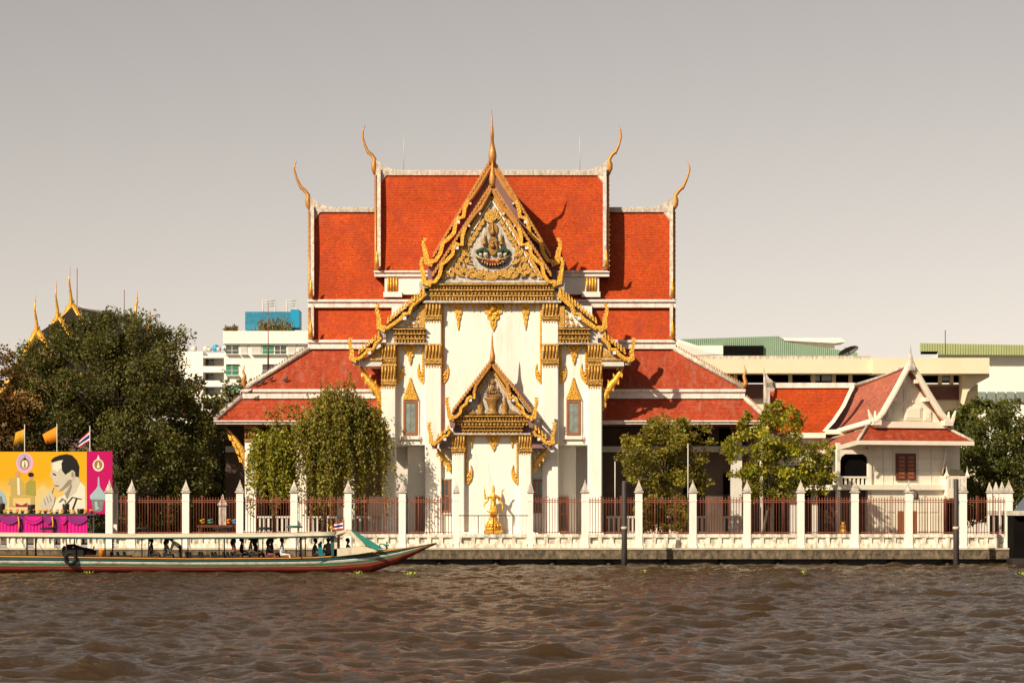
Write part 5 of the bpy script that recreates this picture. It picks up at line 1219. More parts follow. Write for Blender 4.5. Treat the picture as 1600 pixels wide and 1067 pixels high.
b = MB(); b.pbox(135.5, 175.5, 705, 803, BY - .01, .08); b.build('magenta_panel', PNK, BB)
b = MB()
for px in (-80, -10, 60, 130, 172): b.pbox(px - 1.5, px + 1.5, 707, 850, BY + .1, .12)
b.build('support_frame', IRON, BB)
pl = [0]
def pr(name, poly, m, lay):                                # printed patch: laid on the board, a few millimetres per layer
    b = MB(); Yc = BY - .006 - .004 * lay; b.pprism([(a * .1406, 690 + c * .1406) for a, c in poly], Yc, .003); return b.build(name, m, BB)
def ov(cx, cy, rx, ry, n=20): return [(cx + rx * math.cos(2 * math.pi * i / n), cy + ry * math.sin(2 * math.pi * i / n)) for i in range(n)]
pr('printed_medallion', ov(275, 235, 95, 112), PK2, 0); pr('printed_medallion', ov(268, 225, 78, 95), LIL, 1); pr('printed_crest', ov(275, 245, 52, 62), PBR, 2); pr('printed_crest', [(255, 200), (275, 150), (295, 200)], PBR, 2); pr('printed_crest', ov(275, 250, 34, 46), SEPL, 3); pr('printed_crest', [(262, 285), (275, 205), (288, 285)], PBR, 4)
# man in profile, facing left: shirt, neck, face, shade, hair, ear, hand
pr('printed_shirt', [(540, 770), (600, 690), (640, 630), (720, 585), (800, 560), (880, 430), (945, 500), (945, 780), (540, 780)], SEPL, 1)
pr('printed_neck', [(700, 540), (850, 360), (895, 440), (845, 560), (740, 640), (715, 590)], SEP, 2)
pr('printed_face', [(575, 225), (566, 260), (572, 320), (560, 350), (552, 380), (582, 405), (584, 440), (600, 460), (606, 485), (625, 510), (650, 548), (700, 535), (780, 480), (850, 400), (868, 320), (800, 200), (700, 165), (610, 190)], SEP, 3)
pr('printed_brow_light', [(585, 235), (690, 200), (690, 280), (640, 330), (585, 310)], SEPL, 4)
pr('printed_shadow', [(580, 345), (625, 362), (620, 378), (590, 365)], INK, 5); pr('printed_shadow', [(600, 482), (660, 486), (640, 496), (610, 492)], INK, 5)
pr('printed_shadow', [(735, 560), (790, 470), (800, 490), (745, 640), (720, 570)], SEPD, 5)
pr('printed_jaw_shade', [(655, 545), (700, 533), (790, 470), (800, 420), (760, 420), (700, 500)], SEPD, 4)
pr('printed_hair', [(566, 205), (600, 175), (660, 150), (740, 136), (800, 150), (850, 200), (878, 270), (872, 390), (838, 385), (832, 330), (795, 320), (760, 340), (725, 365), (690, 320), (682, 240), (705, 200), (640, 210), (575, 230)], INK, 6)
pr('printed_ear', ov(803, 370, 28, 55), SEP, 7); pr('printed_ear', ov(806, 365, 14, 34), SEPD, 8)
pr('printed_hand', [(440, 700), (470, 640), (500, 590), (545, 570), (575, 500), (594, 505), (575, 570), (610, 610), (600, 690), (560, 770), (470, 770)], SEP, 9)
for k, (a, c) in enumerate(((485, 640), (515, 615), (545, 600))): pr('printed_finger_line', [(a, c), (a + 8, c - 4), (a + 30, c + 60), (a + 20, c + 64)], SEPD, 10)
pr('printed_strap', [(800, 610), (905, 632), (903, 640), (856, 632), (812, 755), (798, 750), (842, 628), (805, 620), (740, 700), (732, 692)], INK, 9)
pr('printed_collar', [(650, 670), (690, 620), (735, 650), (728, 690), (705, 640), (660, 672)], STE, 8)
# two small standing people print
pr('printed_jacket', [(120, 595), (118, 480), (85, 470), (110, 400), (135, 410), (170, 395), (220, 395), (265, 450), (275, 590)], KHK, 1); pr('printed_jacket', [(190, 400), (215, 400), (222, 590), (195, 590)], SEPL, 2); pr('printed_head', ov(195, 358, 27, 38), PSK, 2)
pr('printed_dress', [(280, 590), (285, 460), (330, 425), (390, 430), (398, 600)], OLV, 1); pr('printed_head', ov(342, 388, 24, 36), PSK, 2); pr('printed_hair', ov(343, 365, 32, 26), INK, 3)
pr('printed_table', [(105, 600), (380, 600), (385, 720), (100, 720)], KHK, 3); pr('printed_table', [(145, 625), (340, 625), (340, 710), (145, 710)], YEL, 4); pr('printed_table', [(170, 680), (240, 705), (305, 675), (300, 720), (175, 720)], flat('printed wine red', (.25, .02, .05)), 5)
pr('printed_robe', [(-200, 560), (20, 540), (60, 600), (75, 690), (40, 770), (-200, 770)], TEAL2, 2); pr('printed_robe', [(-200, 640), (20, 600), (40, 690), (-200, 740)], STE, 3)
pr('printed_hills', [(400, 560), (470, 470), (560, 540), (600, 640), (440, 720), (400, 690)], flat('printed pale gold', (.60, .47, .18)), 0)
# magenta panel print: crest and crowned bust
pr('printed_crest', ov(1092, 260, 62, 68), SEPL, 4); pr('printed_crest', ov(1092, 255, 46, 52), PBR, 5); pr('printed_crest', [(1072, 200), (1092, 145), (1112, 200)], SEPL, 5); pr('printed_crest', [(1075, 290), (1092, 215), (1109, 290)], SEPL, 6)
pr('printed_crown', [(1085, 490), (1088, 400), (1094, 385), (1102, 400), (1108, 490), (1125, 525), (1175, 590), (1170, 640), (1005, 640), (998, 600), (1065, 525)], TEAL2, 4)
pr('printed_bust', [(1015, 640), (1160, 640), (1140, 760), (1100, 782), (1040, 775), (1022, 700)], STE, 4); pr('printed_bust', [(1050, 665), (1080, 660), (1085, 720), (1110, 740), (1060, 760)], TEAL2, 5); pr('printed_bust', [(1110, 665), (1140, 670), (1125, 715), (1105, 700)], SEPD, 5)

# stage with draped magenta skirt and pots in front of the billboard
AY = 1.25
AL = thing('draped_stage', (X(60, AY), AY, 1.1), 'offering table with magenta pleated drape before the billboard', 'table')
b = MB(); b.pbox(-110, 150, 802, 805, AY, .9); b.build('table_top', IRON, AL)
b = MB()
for px in (-100, -30, 30, 88, 146): b.pbox(px - 1.2, px + 1.2, 805, 850, AY + .1, .1)
b.build('leg', IRON, AL)
DRA = flat('magenta satin', (0.55, 0.008, 0.20), .35); DRB = flat('purple satin', (0.22, 0.02, 0.16), .4); FRG = flat('gold fringe', (.55, .30, .04))
for k, (a, c) in enumerate(((-110, -60), (-58, -2), (0, 29), (38, 66), (68, 82), (92, 104), (106, 136))):
    b = MB(); n = 16; v = []
    for i in range(n + 1):
        xx = a + (c - a) * i / n; dy = .05 * math.sin(i * 2.2); v += [P(xx, 806, AY - .03 + dy * .3), P(xx, 833, AY - .10 + dy)]
    b.add(v, [(2 * i, 2 * i + 1, 2 * i + 3, 2 * i + 2) for i in range(n)], 0, True); o = b.build('drape', DRA, AL)
    b = MB(); m_ = (a + c) / 2; b.ribbon(pix([(a, 808), (m_ - (c - a) * .3, 813), (m_, 816), (m_ + (c - a) * .3, 813), (c, 808)], AY - .14), .10, AY - .16, AY - .12); b.build('swag', DRB, o)
    b = MB(); n = 12; v = []
    for i in range(n + 1): xx = a + (c - a) * i / n; sg = 7 * math.sin(math.pi * i / n); v += [P(xx, 806.5, AY - .13), P(xx, 812 + sg, AY - .17)]
    b.add(v, [(2 * i, 2 * i + 1, 2 * i + 3, 2 * i + 2) for i in range(n)], 0, True); b.build('valance', DRA if k % 2 else DRB, o)
for a, c in ((29, 38), (82, 92), (-60, -58)):
    b = MB(); b.pbox(a, c, 806, 833, AY + .05, .05); b.build('drape', DRB, AL)
    b = MB(); b.tube([P(a - .5, 807, AY - .12), P(a + 1, 818, AY - .14), P(a, 830, AY - .12)], [.05, .06, .02], 5); b.build('tassel', FRG, AL)
grp = 'pots and offerings on the stage'
ORG = flat('orange flowers', (.62, .20, .02)); PTK = flat('dark glazed pot', (.03, .028, .026), .3)
for k, (px, w, y0, lab) in enumerate(((49, 6, 788, 'dark pot beside printed table on the stage'), (103, 5.5, 787, 'tall dark pot in front of the printed shirt'), (126, 5.5, 794.5, 'low dark pot at the right end of the stage'), (2, 6, 786, 'dark pot at left picture edge on the stage'))):
    c = P(px, 802, AY + .3); h = (802 - y0) / S(AY); b = MB(); r_ = w / S(AY); b.lathe(c, [(r_ * .7, 0), (r_ * .95, h * .3), (r_, h * .8), (r_ * 1.05, h), (r_ * .9, h), (r_ * .85, h * .85)], 12); tag(b.build('flower_pot', PTK), lab, 'pot', grp)
for k, px in enumerate(range(8, 146, 9)):
    c = P(px, 802, AY + .1 + .05 * (k % 3)); q = thing('candle_bowl', c, 'small orange flower and candle offering in the row along the stage edge', 'offering', grp)
    b = MB(); b.lathe(c, [(.06, 0), (.10, .06), (.11, .12)], 8); b.build('bowl', PTK if k % 2 else FRG, q); b = MB()
    for j in range(5): b.ball(c + Vector((random.uniform(-.09, .09), random.uniform(-.05, .05), .15 + random.uniform(0, .08))), .05, 0, 6)
    b.build('flowers', ORG if k % 3 else FRG, q)

def flag(px, py0, py1, Y, pts, cols, label, base, wave=.08):
    o = thing('flag', P(px, base, Y), label, 'flag'); b = MB(); b.tube([P(px, base, Y), P(px, py0, Y)], .028, 6); b.build('pole', SHGREY, o)
    # cloth as rippled strips between the pole side and the fly side
    (a0, a1, f0, f1) = pts; nx = 10; ns = len(cols); tot = sum(c[1] for c in cols); acc = 0
    for m_, wt in cols:
        t0, t1 = acc / tot, (acc + wt) / tot; acc += wt; v = []
        for i in range(nx + 1):
            u_ = i / nx; tp = (a0[0] + (f0[0] - a0[0]) * u_, a0[1] + (f0[1] - a0[1]) * u_); bt = (a1[0] + (f1[0] - a1[0]) * u_, a1[1] + (f1[1] - a1[1]) * u_)
            for t in (t0, t1):
                x_, y_ = tp[0] + (bt[0] - tp[0]) * t, tp[1] + (bt[1] - tp[1]) * t
                p = P(x_, y_, Y); p.y += wave * math.sin(u_ * 7 + t * 1.5) * u_; v.append(p)
        b = MB(); b.add(v, [(2 * i, 2 * i + 1, 2 * i + 3, 2 * i + 2) for i in range(nx)], 0, True); fl = b.build('cloth_stripe' if ns > 1 else 'cloth', m_, o)
        sm = fl.modifiers.new('thickness', 'SOLIDIFY'); sm.thickness = .006
FY_ = flat('yellow flag cloth', (.50, .25, .015)); FO = flat('orange flag cloth', (.66, .21, .008)); FR_ = flat('flag red', (.50, .02, .06)); FW_ = flat('flag white', (.8, .78, .75)); FB_ = flat('flag navy', (.02, .03, .16))
flag(38.5, 663, 700, 3.0, ((38, 670), (38, 693), (24, 676), (21, 695)), [(FY_, 1)], 'dull yellow flag above the left of the billboard', 850)
flag(89, 662, 700, 3.0, ((89, 666), (89, 691), (66, 679), (72, 694)), [(FO, 1)], 'bright orange flag above the billboard portrait', 850)
flag(140.5, 665, 700, 3.0, ((140.5, 672), (140.5, 690), (124, 688), (122, 700)), [(FR_, 1), (FW_, 1), (FB_, 2), (FW_, 1), (FR_, 1)], 'red white and blue striped flag above the magenta panel', 850)

# ================================================================== LONG RIVER BOAT
BOY = -20.0; bs = S(BOY)
BT = thing('river_boat', (X(280, BOY), BOY, 0), 'long green and white wooden passenger boat with cream canopy roof', 'boat')
BGR = mat('boat green paint', (0.02, 0.20, 0.12), .5, var=.3, scale=2, col2=(.05, .06, .04), fac2=.35, stretch=(.5, 1, 2)); BTE = mat('boat dark teal paint', (0.018, 0.075, 0.065), .5, var=.3, scale=2, col2=(.07, .06, .04), fac2=.25, stretch=(.5, 1, 2)); BWH = mat('boat white paint', (0.50, 0.51, 0.44), .45, var=.15, scale=2, col2=(.22, .19, .13), fac2=.42, stretch=(.6, 1, 2)); BRD = mat('boat red paint', (0.17, 0.022, 0.014), .45, var=.3, scale=1.5, col2=(.05, .02, .015), fac2=.25); BOR = mat('boat orange rail', (0.62, 0.27, 0.05), .5, var=.2); BBR = mat('boat varnished planks', (0.30, 0.15, 0.06), .5, var=.3, scale=3, stretch=(.4, 1, 3)); BCR = mat('boat cream canopy', (0.64, 0.55, 0.40), .7, var=.12, scale=1.2, col2=(.36, .29, .20), fac2=.3); RUB = flat('black rubber', (.015, .014, .013)); BTL = mat('worn teal paint', (0.01, .22, .17), .6, var=.3, scale=2.5, col2=(.03, .10, .08), fac2=.3)
st_px = [-420, -300, -150, 0, 150, 300, 400, 460, 500, 540, 580, 620, 650, 668, 682]
gun = [862, 864, 866, 867.2, 869, 871, 870.5, 870, 869, 866, 862, 857.5, 853, 850, 847.5]
keel = [897, 897, 897, 897, 897, 897, 897, 897, 897, 896, 893, 879, 864, 855, 849]
hw = [.5, 1.0, 1.35, 1.4, 1.4, 1.4, 1.35, 1.28, 1.18, 1.0, .78, .5, .3, .16, .04]
# band fractions from gunwale (0) to keel (1)
bands = [('gunwale_rail', 0, .06, BOR), ('teal_strake', .06, .24, BTE), ('white_strake', .24, .40, BWH), ('green_line', .40, .47, BGR), ('plank_strake', .47, .57, BBR), ('red_bottom', .57, 1.0, BRD)]
def hullpt(i, t, side):
    y = gun[i] + (keel[i] - gun[i]) * t
    w = hw[i] * (1 - .10 * t - .35 * t ** 3)
    z_ = CAMH + (HY - y) / bs
    return Vector((X(st_px[i], BOY), BOY + side * w, z_))
for nm, t0, t1, m in bands:
    for side in (-1, 1):
        b = MB(); v = []; sub = 3
        for i in range(len(st_px)):
            for k in range(sub + 1): p = hullpt(i, t0 + (t1 - t0) * k / sub, side); p.y += side * (.03 if nm == 'gunwale_rail' else 0); v.append(p)
        fs = [(i * (sub + 1) + k, (i + 1) * (sub + 1) + k, (i + 1) * (sub + 1) + k + 1, i * (sub + 1) + k + 1) for i in range(len(st_px) - 1) for k in range(sub)]
        b.add(v, fs, 0, True); o = b.build(nm, m, BT); sm = o.modifiers.new('thickness', 'SOLIDIFY'); sm.thickness = .05
b = MB(); v = []
for i in range(len(st_px)): v += [hullpt(i, .42, -1), hullpt(i, .42, 1)]
b.add(v, [(2 * i, 2 * i + 1, 2 * i + 3, 2 * i + 2) for i in range(len(st_px) - 1)]); b.build('deck', BBR, BT)
b = MB(); v = []
for i in range(9, len(st_px)): v += [hullpt(i, -.01, -1), hullpt(i, -.01, 1)]
b.add(v, [(2 * i, 2 * i + 1, 2 * i + 3, 2 * i + 2) for i in range(len(st_px) - 10)]); b.build('foredeck', BTE, BT)
# worn paint patch near the bow
b = MB(); b.add([hullpt(8, .24, -1) + Vector((.2, -.045, 0)), hullpt(10, .22, -1) + Vector((-.3, -.05, 0)), hullpt(10, .36, -1) + Vector((-.5, -.05, 0)), hullpt(8, .46, -1) + Vector((0, -.045, 0))], [(0, 1, 2, 3)]); b.build('paint_patch', BTL, BT)
# canopy roof, arched
def roofz(px): return np.interp(px, [-420, 0, 200, 400, 525], [836.2, 837.8, 839.6, 839, 836.5])
b = MB(); v = []; xs_ = list(range(-400, 526, 25)); nr = 9
for px in xs_:
    for k in range(nr):
        t = -1 + 2 * k / (nr - 1); z_ = CAMH + (HY - roofz(px)) / S(BOY - 1.35) + .20 * (1 - t * t); v.append((X(px, BOY), BOY + 1.38 * t, z_))
b.add(v, [(i * nr + k, (i + 1) * nr + k, (i + 1) * nr + k + 1, i * nr + k + 1) for i in range(len(xs_) - 1) for k in range(nr - 1)], 0, True); o = b.build('canopy', BCR, BT); sm = o.modifiers.new('t', 'SOLIDIFY'); sm.thickness = .04
for side in (-1, 1):
    b = MB(); b.tube([Vector((X(px, BOY), BOY + side * 1.4, CAMH + (HY - roofz(px)) / S(BOY - 1.35) - .035)) for px in xs_], .055, 5); b.build('canopy_edge', BTE, BT)
pz0 = Z(872, BOY)
for px in (-250, -130, -10, 49, 110, 170, 227, 289, 346.5, 407, 466, 474):
    for side in (-1, 1):
        b = MB(); b.tube([Vector((X(px, BOY), BOY + side * 1.3, pz0)), Vector((X(px, BOY), BOY + side * 1.3, CAMH + (HY - roofz(px)) / S(BOY - 1.35)))], .035 if px != 49 else .05, 6); b.build('canopy_post', IRON, BT)
for a in (-30, 2, 30, 55, 80):
    b = MB(); b.tube([P(a, 840, BOY - 1.3), P(a + 16, 866, BOY - 1.3)], .012, 4); b.build('stay_wire', IRON, BT)
# bow cabin: side panel with window opening, sloping teal windscreen frame
for side in (-1, 1):
    b = MB(); Yc = BOY + side * 1.12
    def q(pts): return [(X(a, BOY), Z(c, BOY)) for a, c in pts]
    for poly in ([(523, 836), (529, 834), (529, 868), (523, 869)], [(529, 833), (546, 830), (550, 836), (529, 838)], [(545, 829), (551, 829), (574, 852), (566, 853)], [(523, 857), (570, 852), (592, 860), (560, 865), (523, 869)]):
        b.prism(q(poly), Yc - .03, Yc + .03)
    b.build('cabin_side', BCR, BT)
    b = MB(); b.prism(q([(518, 835), (524, 835), (524, 869), (520, 869)]), Yc - .05, Yc + .05); b.build('cabin_post', BTE, BT)
    b = MB(); b.prism(q([(543, 828.5), (552, 829), (598, 857), (585, 858)]), Yc - side * .18 - .04, Yc - side * .18 + .04); b.build('windscreen_frame', BTL, BT)
b = MB(); b.slab(P(541, 828, BOY - 1.1), P(541, 828, BOY + 1.1), P(550, 828.6, BOY + 1.0), P(550, 828.6, BOY - 1.0), .06); b.build('windscreen_head', BCR, BT)
b = MB(); b.slab(P(525, 836, BOY - 1.3), P(525, 831, BOY + 1.3), P(548, 827.5, BOY + 1.1), P(548, 829, BOY - 1.1), .05); b.build('cabin_roof', BCR, BT)
b = MB(); b.tube([P(592, 857, BOY - .3), P(594, 849, BOY - .3), P(600, 850, BOY - .3), P(606, 856, BOY - .3)], .04, 5); b.tube([P(604, 858, BOY), P(604, 846, BOY)], .04, 5); b.tube([P(600, 851, BOY), P(608, 852, BOY)], .035, 5); b.build('bow_cleat', BGR, BT)
b = MB(); n = 24; c = P(110, 872, BOY - 1.5); ring = [c + Vector((.28 * math.cos(2 * math.pi * i / n), 0, .28 * math.sin(2 * math.pi * i / n))) for i in range(n + 1)]
b.tube(ring, .085, 8); tyre = thing('tyre_fender', c, 'black rubber tyre fender hanging on the boat side', 'tyre'); b.build('ring', RUB, tyre)
b = MB(); b.tube([c + Vector((0, 0, .28)), P(110, 866, BOY - 1.45)], .015, 4); b.build('rope', BOR, tyre)
# engine
en = thing('boat_engine', P(120, 866, BOY), 'dark bulky engine on deck behind the tyre fender', 'engine')
b = MB(); b.lathe(P(105, 869, BOY - .5), [(.2, 0), (.28, .15), (.28, .42), (.2, .55)], 10); b.box(X(108, BOY), X(134, BOY), BOY - .8, BOY - .1, Z(869, BOY), Z(855, BOY)); b.build('block', RUB, en)
b = MB(); b.tube([P(104, 853, BOY - .6), P(116, 852, BOY - .6), P(128, 856, BOY - .6), P(146, 859, BOY - .6), P(147, 853, BOY - .6)], [.1, .09, .07, .06, .05], 7); b.build('manifold', RUB, en)
b = MB(); b.tube([P(134, 862, BOY - .5), P(150, 863, BOY - .5)], [.16, .12], 8); b.build('gearbox', RUB, en)
bk = MB(); bk.lathe(P(160, 869, BOY - .7), [(.17, 0), (.20, .35), (.205, .36), (.18, .36), (.15, .05)], 12); tag(bk.build('bucket', flat('orange plastic', (.70, .24, .02))), 'orange plastic bucket standing in the boat', 'bucket')
# seats (pairs of low backs)
proto = None; SEAT = flat('dark seat', (.02, .018, .016))
for px in (176, 185, 195, 292, 297, 312, 316, 332, 337, 350, 356, 362):
    if proto is None:
        b = MB(); c = P(px, 870, BOY - .6)
        b.prism([(c.x - .06, c.z), (c.x + .05, c.z), (c.x - .02, c.z + .28), (c.x - .08, c.z + .28)], BOY - 1.0, BOY - .3); b.box(c.x, c.x + .35, BOY - 1.0, BOY - .3, c.z + .02, c.z + .1); proto = b.build('seat', SEAT, BT); x0_ = px
    else: again(proto, ((px - x0_) / bs, 0, 0), BT)
# dark oval discs on legs above the canopy
for k, px in enumerate((75, 224, 346, 413, 460)):
    c = P(px, 829.5 if px != 460 else 827, BOY + (.2 if px != 460 else -.4)); o = thing('roof_disc', c, ['dark oval vent disc on the boat roof near the left picture edge', 'dark oval vent disc on the boat roof above the three huddled passengers', 'dark oval vent disc on the boat roof above the empty seats', 'dark oval vent disc on the boat roof above the crowded seats', 'dark green vent disc on tall legs near the boat cabin'][k], 'vent', 'vent discs on the boat roof')
    b = MB(); b.lathe(c + Vector((0, 0, .08)), [(.30, 0), (.44, .03), (.44, .07), (.30, .13)], 14, sq=(1, .7)); b.build('disc', RUB if px != 460 else BTE, o)
    for d in (-.2, .2): b = MB(); b.tube([c + Vector((d, 0, -.25)), c + Vector((d, 0, .1))], .015, 4); b.build('leg', IRON, o)
# small flag at the bow cabin
o = thing('boat_flag', P(537, 830, BOY), 'small red white and blue flag at the boat cabin', 'flag'); b = MB(); b.tube([P(536.5, 833, BOY), P(536, 812, BOY)], .015, 5); b.build('pole', BOR, o)
for (m_, t0, t1) in ((FR_, 0, 1 / 6), (FW_, 1 / 6, 2 / 6), (FB_, 2 / 6, 4 / 6), (FW_, 4 / 6, 5 / 6), (FR_, 5 / 6, 1)):
    b = MB(); v = []
    for i in range(7):
        u_ = i / 6
        for t in (t0, t1): p = P(536 - 14 * u_, 815 + 2.5 * u_ + 11 * t, BOY); p.y += .06 * math.sin(u_ * 6); v.append(p)
    b.add(v, [(2 * i, 2 * i + 1, 2 * i + 3, 2 * i + 2) for i in range(6)]); b.build('cloth_stripe', m_, o)
b = MB(); b.ball(P(518, 824, BOY), .1, 0, 8); b.ball(P(521, 826, BOY), .08, 0, 8); tag(b.build('garland', FY_), 'yellow flower garland beside the boat flag', 'garland')

# passengers: (px, y-offset, heading, pose, shirt, trousers, label, long hair, hat)
dk = flat('dark cloth', (.02, .02, .024)); nv = flat('navy cloth', (.02, .025, .06)); gy = flat('grey cloth', (.16, .15, .14)); wh = flat('white shirt', (.62, .58, .52)); rd = flat('dusty red cloth', (.22, .07, .06)); lb = flat('pale blue shirt', (.42, .46, .55)); tl = flat('teal board', (.0, .16, .20)); HATM = flat('dark hat', (.03, .025, .02))
zf = Z(869, BOY) - .30
RT = -math.pi / 2
for (px, dy, rz, pose, sh, tr, lab, lh, hat) in (
    (236, -.7, RT, 'sit', dk, dk, 'passenger in black sitting upright looking at a phone, leftmost aboard', False, None),
    (257, -.6, RT, 'lean', gy, dk, 'passenger in grey bending forward beside the standing man', True, None),
    (283, -.5, -RT, 'bend', wh, dk, 'man in white shirt standing bent over at a boat post', False, None),
    (365, -.7, RT, 'sit', rd, dk, 'long haired passenger in dusty red left of the crowded seats', True, None),
    (377, -.2, RT, 'sit', dk, nv, 'dark clothed passenger seated just behind the one in dusty red', False, None),
    (391, -.6, RT, 'sit', gy, dk, 'passenger with dark hat in the crowded seats', False, HATM),
    (399, .1, RT, 'sit', dk, dk, 'passenger in black behind the hatted one', True, None),
    (417, -.7, RT, 'lean', dk, rd, 'long haired passenger leaning forward right of the boat post', True, None),
    (424, .1, RT, 'sit', nv, dk, 'navy clothed passenger behind the leaning long haired one', False, None),
    (440, -.7, RT, 'sit', lb, wh, 'passenger in pale blue shirt and white trousers seated alone', False, None),
    (489, -.6, RT, 'lean', dk, dk, 'passenger in black leaning on the upright teal board', False, None),
    (513, -.4, R(180 + 180), 'sit', gy, dk, 'passenger in grey printed shirt seen from behind by the cabin post', False, None),
    (542, -.2, RT, 'steer', dk, dk, 'boat driver in black with arms forward inside the bow cabin', False, None)):
    c = P(px, 869, BOY + dy)
    person((c.x, BOY + dy, zf if pose != 'bend' else zf - .12), rz, pose, sh, tr, lab, lh, hat)
b = MB(); b.prism([(X(500, BOY), Z(868, BOY)), (X(507, BOY), Z(868, BOY)), (X(504, BOY), Z(848, BOY)), (X(498.5, BOY), Z(848, BOY))], BOY - .9, BOY - .8); b.ball(P(501.2, 848, BOY - .85), .08, 0, 8); tag(b.build('teal_board', tl), 'upright teal board between two seated passengers', 'board')
finish_figures()

# ================================================================== MOORING POSTS, dock, flagpoles, floating weed
for (px, y0, y1, Y, w, lab) in ((975.5, 751, 888, -3.2, 4.0, 'dark timber mooring post standing in the river before the temple'), (1494, 748, 886, -3.0, 4.2, 'dark timber mooring post in the river before the white house')):
    o = thing('mooring_post', P(px, 884, Y), lab, 'post', 'mooring posts in the river'); r_ = w / S(Y); zt = Z(y0, Y); zm = Z(824, Y)
    b = MB(); b.lathe((X(px, Y), Y, -1.5), [(r_ * 1.12, 0), (r_ * 1.1, 1.5 + zm - .3), (r_, zm + 1.5), (r_ * .95, zt + 1.42), (r_ * .8, zt + 1.5)], 10); b.build('pole', POSTD, o)
    b = MB(); b.lathe((X(px, Y), Y, zm - .1), [(r_ * 1.14, 0), (r_ * 1.25, .02), (r_ * 1.25, .14), (r_ * 1.1, .16)], 10); b.build('collar', CONCTOP, o)
DK = thing('floating_pier', (X(1620, -1), 0, 0), 'dark covered pier with grey sloped roof edge at the right picture edge', 'pier')
b = MB(); b.pbox(1584, 1760, 800, 872, -1.5, 8); b.build('dark_side', DARK, DK)
b = MB(); b.pbox(1582, 1770, 872, 882, -1.8, 8.6); b.build('pontoon', WETD, DK)
b = MB(); b.pbox(1584, 1760, 797.5, 805, -1.9, 8.8); b.build('fascia', DIRTYW, DK)
b = MB(); b.slab(P(1584, 797, -1.9), P(1770, 797, -1.9), P(1770, 760, 2.5), P(1612, 760, 2.5), .1); b.slab(P(1584, 797, -1.9), P(1612, 760, 2.5), P(1612, 760, 2.6), P(1584, 797, 7), .1); b.build('roof', flat('blue grey roof sheet', (.11, .13, .16)), DK)
for (px, y0, y1, Y, lab) in ((961, 722, 836, 2.6, 'slim white pole behind the fence beside the round tree'), (1075, 694, 838, 2.0, 'slim grey pole in front of the round tree'), (1189, 745, 838, 2.2, 'slim grey pole beside the yellowish tree trunk')):
    o = thing('pole', P(px, y1, Y), lab, 'pole', 'slim poles behind the fence'); b = MB(); b.tube([P(px, y1, Y), P(px, y0, Y)], .035, 6); b.build('shaft', SHGREY, o); b = MB(); b.ball(P(px, y0, Y), .05, 0, 6); b.build('cap', SHGREY, o)
WEED = flat('yellow green water weed', (.28, .33, .03))
for k, (px, py, w, lab) in enumerate(((137, 899, 8, 'small yellow green weed clump floating left below the boat'), (561, 899, 10, 'bright water weed clump floating below the boat bow'), (640, 900, 12, 'faint weed patch drifting right of the bow'), (1005, 897, 4, 'pale weed scrap floating near the mooring post'), (1255, 898, 3, 'tiny green weed scrap floating far right'), (1595, 901, 9, 'weed clump at the right picture edge'))):
    d = CAMH * FPX / (py - HY); Y = d - CAMD; c = Vector(((px - CX) * d / FPX, Y, .08)); b = MB(); r_ = random.Random(k)
    for j in range(14):
        p = c + Vector((r_.uniform(-1, 1) * w / S(Y) * .5, r_.uniform(-.5, .5), r_.uniform(0, .04))); a = r_.uniform(0, 6.28); l_ = .13
        b.add([p, p + Vector((l_ * math.cos(a), l_ * math.sin(a), .05)), p + Vector((l_ * math.cos(a + .6), l_ * math.sin(a + .6), .12)), p + Vector((l_ * .5 * math.cos(a + 1.2), l_ * .5 * math.sin(a + 1.2), .03))], [(0, 1, 2, 3)])
    tag(b.build('water_weed', WEED), lab, 'water weed', 'weed floating on the river')
# bits of the yard seen through the bars
bn = thing('yard_bench', P(340, 838, 4.1), 'low dark bench in the yard carrying coloured bundles', 'bench')
b = MB(); b.pbox(308, 374, 820, 823.5, 3.6, .9); b.build('seat', WOODD, bn)
for px in (311, 340, 371): b = MB(); b.pbox(px - 1.5, px + 1.5, 823.5, 852, 3.7, .6); b.build('leg', WOODD, bn)
yd = 4.0
for k, (px, py, w, m_, lab, nm) in enumerate(((317, 816, 7, FY_, 'yellow bundle in the yard behind the bars', 'cloth_bundle'), (329, 815, 9, BGR, 'green bundle beside the yellow one behind the bars', 'cloth_bundle'), (367, 813, 8, BLUEB, 'blue bundle behind the bars near the verandah column', 'cloth_bundle'), (357, 808, 8, FO, 'orange bundle behind the bars near the verandah column', 'cloth_bundle'))):
    c = P(px, 819, yd); b = MB(); q_ = w / S(yd) * .5; b.ball(c + Vector((0, 0, .1)), q_ * .8, 0, 8, (1.2, 1, .6)); b.ball(c + Vector((q_ * .6, .1, .16)), q_ * .55, 0, 8, (1, 1, .8)); b.tube([c + Vector((-q_, 0, .2)), c + Vector((q_ * .9, -.1, .32))], [.1, .05], 6); tag(b.build(nm, m_), lab, 'bundle', 'bundles in the yard')
b = MB(); c = P(348, 838, 4.5); o = thing('stone_lantern', c, 'weathered stone post shrine in the yard behind the bars', 'shrine'); b.box(c.x - .22, c.x + .22, 4.3, 4.7, 1.1, c.z + 1.9); b.build('shaft', DIRTYW, o); b = MB(); b.lathe((c.x, 4.5, c.z + 1.9), [(.4, 0), (.42, .1), (.2, .35), (.02, .7)], 4, 0, False, rot=math.pi / 4); b.build('cap', DIRTYW, o)

